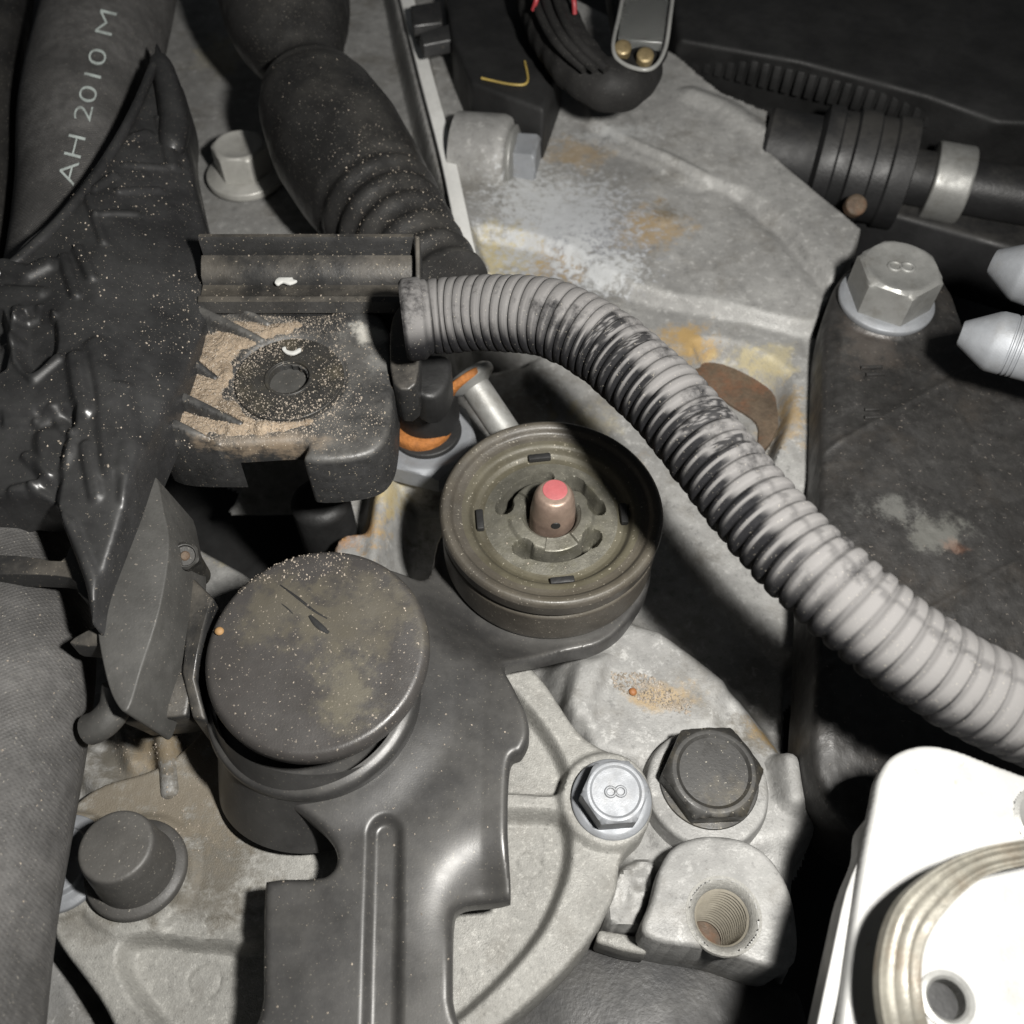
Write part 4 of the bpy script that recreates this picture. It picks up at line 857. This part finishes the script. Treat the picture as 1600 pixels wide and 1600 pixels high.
for k, (a, b) in enumerate((((886, -30), (898, 22)), ((838, -30), (833, 16)))):
    obj('wire', sweep(catmull(pts([(a[0], a[1], 38), ((a[0]+b[0])/2+4, (a[1]+b[1])/2, 38), (b[0], b[1], 35)]), 6), 0.6, 12), M_wire, cn)
obj('clear_clip', sweep(catmull(pts([(980, -40, 33), (968, 20, 33), (958, 75, 33), (975, 100, 32), (1015, 108, 32), (1038, 80, 32), (1048, 20, 33), (1056, -50, 33)]), 8), 0.5, 12), M_clear, cn)
obj('clip_window', prism(pts([(972, -40, 32), (1052, -40, 32), (1036, 66, 31), (966, 60, 31)]), (0, 0, -2.5), 0.4), M_glass, cn)
for k, (dx_, dz_) in enumerate(((-26, 6.5), (-10, 7.6), (8, 7.2))):
    obj('wire', sweep(catmull(pts([(850+dx_, -80, 30+dz_), (862+dx_, 0, 29+dz_), (892+dx_, 62, 28+dz_), (940+dx_, 108, 26+dz_)]), 8), 1.1, 12), M_tape, cn)
obj('plug_body', prism(pts([(945, -60, 27), (1060, -60, 27), (1048, 50, 27), (1020, 96, 26), (970, 88, 26)]), (0, 0, -7), 0.8), M_dark, cn)
for a, b in ((973, 76), (1008, 88)):
    obj('terminal', lathe(rounded([(2.0, -1.5), (2.0, 0.6), (1.3, 0.9), (0.1, 0.9)], 0.25), at(a, b, 32.6), (0, -0.5, 1), 24), M_brass, cn)

# ------------------------------------------------------------------ dark things at the top right
sr = thing('ribbed_shroud', 'dark ribbed plastic shroud with a comb of teeth at the top right', 'shroud', at(1300, 60, -10))
obj('panel', prism(pts([(1040, -120), (1800, -120), (1800, 200), (1560, 190), (1450, 150), (1250, 96), (1060, 62)], 14), (0, 10, -30), 1.5), M_dark, sr)
obj('back_shelf', prism(pts([(1040, 60), (1250, 110), (1480, 170), (1700, 250), (1700, 420), (1380, 330), (1190, 215), (1060, 130)], -4), (0, 0, -20), 1.5), M_darkg, sr)
p0 = at(1075, 84, 8); p1 = at(1455, 176, 8)
for k in range(22):
    q = p0+(p1-p0)*(k/21.0); obj('tooth', box(q+A(0, 1.0, 0), (2.1, 5.5, 7.0), (0, 0, 1), -0.3, 0.4), M_dark, sr)
cp_ = thing('pipe_coupling', 'black ridged pipe coupling with a silver ring at the right', 'coupling', at(1380, 260, -20))
a = at(1190, 235, 2); b = at(1560, 300, 2); Lc = np.linalg.norm(b-a); rc = 82/sc(1360, 250, 2)
prof = [(0.2, 0.0), (rc*0.72, 0.1), (rc*0.78, 1), (rc*0.78, Lc*0.22), (rc*1.0, Lc*0.24), (rc*1.0, Lc*0.30), (rc*0.94, Lc*0.31), (rc*0.94, Lc*0.36), (rc*1.02, Lc*0.37), (rc*1.02, Lc*0.45), (rc*0.95, Lc*0.46), (rc*0.95, Lc*0.52), (rc*1.0, Lc*0.53), (rc*1.0, Lc*0.61), (rc*0.5, Lc*0.63), (rc*0.5, Lc*1.2)]
obj('body', lathe(prof[::-1], a, b-a, 64), M_darkg, cp_)
d = (b-a)/Lc
obj('silver_ring', lathe(rounded([(rc*0.45, 0), (rc*0.68, 0.1), (rc*0.70, 0.6), (rc*0.70, 8.6), (rc*0.68, 9.2), (rc*0.45, 9.3)], 0.4), a+d*Lc*0.71, b-a, 64), M_zincdull, cp_)
obj('rust_patch', lathe(rounded([(2.6, -2), (2.6, 0.2), (2.0, 0.5), (0.1, 0.6)], 0.3), at(1338, 320, 7), (0, -0.6, 0.8), 24), M_brown, cp_)

# ------------------------------------------------------------------ sand and grit
OCT = np.array([(1, 0, 0), (-1, 0, 0), (0, 1, 0), (0, -1, 0), (0, 0, 1), (0, 0, -1)], float)
OF = [(0, 2, 4), (2, 1, 4), (1, 3, 4), (3, 0, 4), (2, 0, 5), (1, 2, 5), (3, 1, 5), (0, 3, 5)]
def grains(points, rmin, rmax, seed=1):
    r = np.random.RandomState(seed); V = []; F = []
    for k, p in enumerate(points):
        s = (rmin+(rmax-rmin)*r.rand()**3.2)*(0.6+0.8*r.rand(6, 1)); q = np.linalg.qr(r.randn(3, 3))[0]
        V.append(p+(OCT*s)@q); F += [[i+6*k for i in f] for f in OF]
    return np.concatenate(V), F
trees = {k: BVHTree.FromPolygons([tuple(v) for v in V], F) for k, (V, F) in REG.items()}
def drop(keys, x, y):
    best = None
    for k in keys:
        h = trees[k].ray_cast(Vector((x, y, 120)), Vector((0, 0, -1)))
        if h[0] is not None and (best is None or h[0].z > best[0]): best = (h[0].z, k)
    return best
def scatter(px_poly, z, n, keys, only, mask=None, seed=3):
    r = np.random.RandomState(seed); P = pts(px_poly, z); lo = P[:, :2].min(0); hi = P[:, :2].max(0); out = []
    X = lo[0]+(hi[0]-lo[0])*r.rand(n*3); Y = lo[1]+(hi[1]-lo[1])*r.rand(n*3); ok = inside(X, Y, P)
    if mask is not None: ok &= r.rand(n*3) < mask(X, Y)
    for x, y in zip(X[ok][:n], Y[ok][:n]):
        h = drop(keys, x, y)
        if h and h[1] in only: out.append(A(x, y, h[0]+0.05))
    return out
# bed of sand on the mounting tab
P_s = catmull(pts([(250, 575), (300, 520), (350, 500), (420, 498), (500, 498), (520, 508), (470, 522), (430, 536), (380, 560), (362, 595), (372, 628), (410, 646), (470, 652), (520, 648), (470, 668), (440, 682), (380, 690), (290, 686), (250, 670), (246, 620)], TZ), 5, True)
def h_sand(X, Y):
    s = sdf(X, Y, P_s); d = np.hypot(X-wc[0], Y-wc[1])
    return TZ-0.55+1.25*sstep(0.3, -3.0, s+1.2*fbm(X, Y, 2.5, 90))+0.30*fbm(X, Y, 3.0, 91)+0.12*vnoise(X, Y, 0.5, 92)-0.8*sstep(rwo+1.0, rwo-0.5, d)-1.6*sstep(0.3, 1.2, fins(X, Y))
V, F = slab(P_s, 0.24, h_sand, lambda v: TZ-1.5, 0)
g1 = scatter([(240, 560), (320, 490), (520, 490), (600, 520), (600, 690), (470, 715), (240, 690)], TZ, 9500, ('tab', 'ring'), ('tab', 'ring'), lambda X, Y: (fins(X, Y) < 0.6)*np.clip(0.75*sstep(4.5, -1, sdf(X, Y, P_s))+0.10+0.35*(fbm(X, Y, 4, 95) > 0.15), 0, 1), 5)
g1b = [p+A(0, 0, h_) for p, h_ in ((A(x, y, 0), None) for x, y in ()) ]
sd_bvh = BVHTree.FromPolygons([tuple(v) for v in V], F); gs = []
lo = P_s[:, :2].min(0); hi = P_s[:, :2].max(0)
for k in range(7500):
    x, y = lo+(hi-lo)*nrs.rand(2); h = sd_bvh.ray_cast(Vector((x, y, 60)), Vector((0, 0, -1)))
    if h[0] is not None and h[1].z > 0.3 and fins(np.array([x]), np.array([y]))[0] < 0.6: gs.append(A(x, y, h[0].z+0.03))
sand = thing('sand', 'tan sand and grit lying on the black mounting tab', 'sand', at(360, 600, TZ)); sand['kind'] = 'stuff'
o = obj('sand_bed', (V, F), M_sand, sand, 60); o['kind'] = 'stuff'
o = obj('sand_grain', grains(g1+gs, 0.04, 0.20, 2), M_grain, sand, 0); o['kind'] = 'stuff'
# loose grit on everything that faces up
gr = []
gr += scatter([(150, 120), (330, 250), (330, 560), (230, 750), (60, 760), (60, 420)], 38, 700, ('duct',), ('duct',), lambda X, Y: 0.25+0.75*(fbm(X, Y, 12, 97) > 0.0), 8)
gr += scatter([(250, 420), (330, 400), (330, 560), (220, 560)], 36, 260, ('duct',), ('duct',), None, 9)
gr += scatter([(360, 900), (430, 855), (530, 845), (550, 870), (540, 905), (400, 915), (370, 930)], 24, 480, ('cap',), ('cap',), None, 10)
gr += scatter([(318, 1000), (400, 870), (560, 850), (670, 1000), (600, 1140), (480, 1170), (350, 1100)], 24, 150, ('cap',), ('cap',), None, 12)
gr += scatter([(520, 300), (620, 240), (720, 360), (740, 430), (640, 430), (560, 380)], 22, 420, ('boot',), ('boot',), None, 13)
gr += scatter([(420, 150), (600, 150), (640, 300), (500, 320)], 25, 60, ('boot',), ('boot',), None, 14)
gr += scatter([(340, 1190), (800, 1050), (800, 1400), (700, 1600), (410, 1600), (410, 1300)], 12, 170, ('lever', 'cap'), ('lever',), None, 15)
gr += scatter([(330, 385), (640, 385), (640, 480), (330, 480)], 35, 160, ('trough', 'tab'), ('trough',), None, 16)
gr += scatter([(700, 660), (1000, 660), (1030, 850), (900, 930), (700, 880)], 17, 50, ('rim', 'hub'), ('rim', 'hub'), None, 17)
gr += scatter([(160, 1140), (330, 1140), (400, 1400), (250, 1400)], -2, 500, ('housing', 'cover', 'lever'), ('housing', 'cover'), lambda X, Y: (fbm(X, Y, 8, 98) > -0.1)*1.0, 18)
gr += scatter([(0, 950), (130, 950), (90, 1400), (0, 1500)], 28, 90, ('chose',), ('chose',), None, 19)
o = obj('grit', grains(gr, 0.035, 0.22, 4), M_grain, None, 0); tag(o, 'pale specks of grit scattered over the lever, duct and boot', 'grit', kind='stuff')
gb = scatter([(955, 1050), (1010, 1052), (1085, 1100), (1080, 1120), (1010, 1100), (960, 1075)], -4, 700, ('housing',), ('housing',), None, 20)
o = obj('gravel', grains(gb, 0.10, 0.38, 6), M_grain, None, 0); tag(o, 'small patch of tan gravel caught on the casting above the hex plug', 'gravel', kind='stuff')
for px, py, k, lab, r in ((342, 986, 'cap', 'tiny orange seed on the left edge of the lever weight', 0.75), (988, 1082, 'housing', 'tiny orange pebble in the gravel patch on the casting', 0.8)):
    p = at(px, py, 24 if k == 'cap' else -4); h = drop((k,), p[0], p[1]); p[2] = h[0] if h else p[2]
    V, F = lathe(rounded([(0.1, -0.2), (r*0.8, 0.0), (r, r*0.5), (r*0.6, r*1.0), (0.05, r*1.1)], 0.4, 5), p, (0.2, 0, 1), 16)
    tag(obj('seed' if k == 'cap' else 'pebble', (V*1.0, F), material('orange_bead_' + k, (0.26, 0.15, 0.06) if k == 'cap' else (0.22, 0.09, 0.03), 0.6)), lab, 'seed' if k == 'cap' else 'pebble')
# white flecks; the crescent is a glint put into solid white
M_fleck = material('fleck_white', (0.5, 0.5, 0.48), 0.6)
for poly, z, lab in (([(429, 441), (434, 434), (443, 432), (447, 426), (456, 429), (458, 436), (464, 438), (452, 443), (441, 440), (434, 444)], 34.6, 'small white chip lying in the black conduit trough'), ([(440, 544), (446, 551), (458, 553), (470, 547), (468, 543), (458, 548), (448, 546), (446, 541)], 30.6, 'white crescent glint made as a chip on the sandy insert ring')):
    tag(obj('white_fleck', prism(catmull(pts(poly, z), 3, True), (0, 0, -0.5), 0.12, 2), M_fleck), lab, 'fleck', 'white flecks')
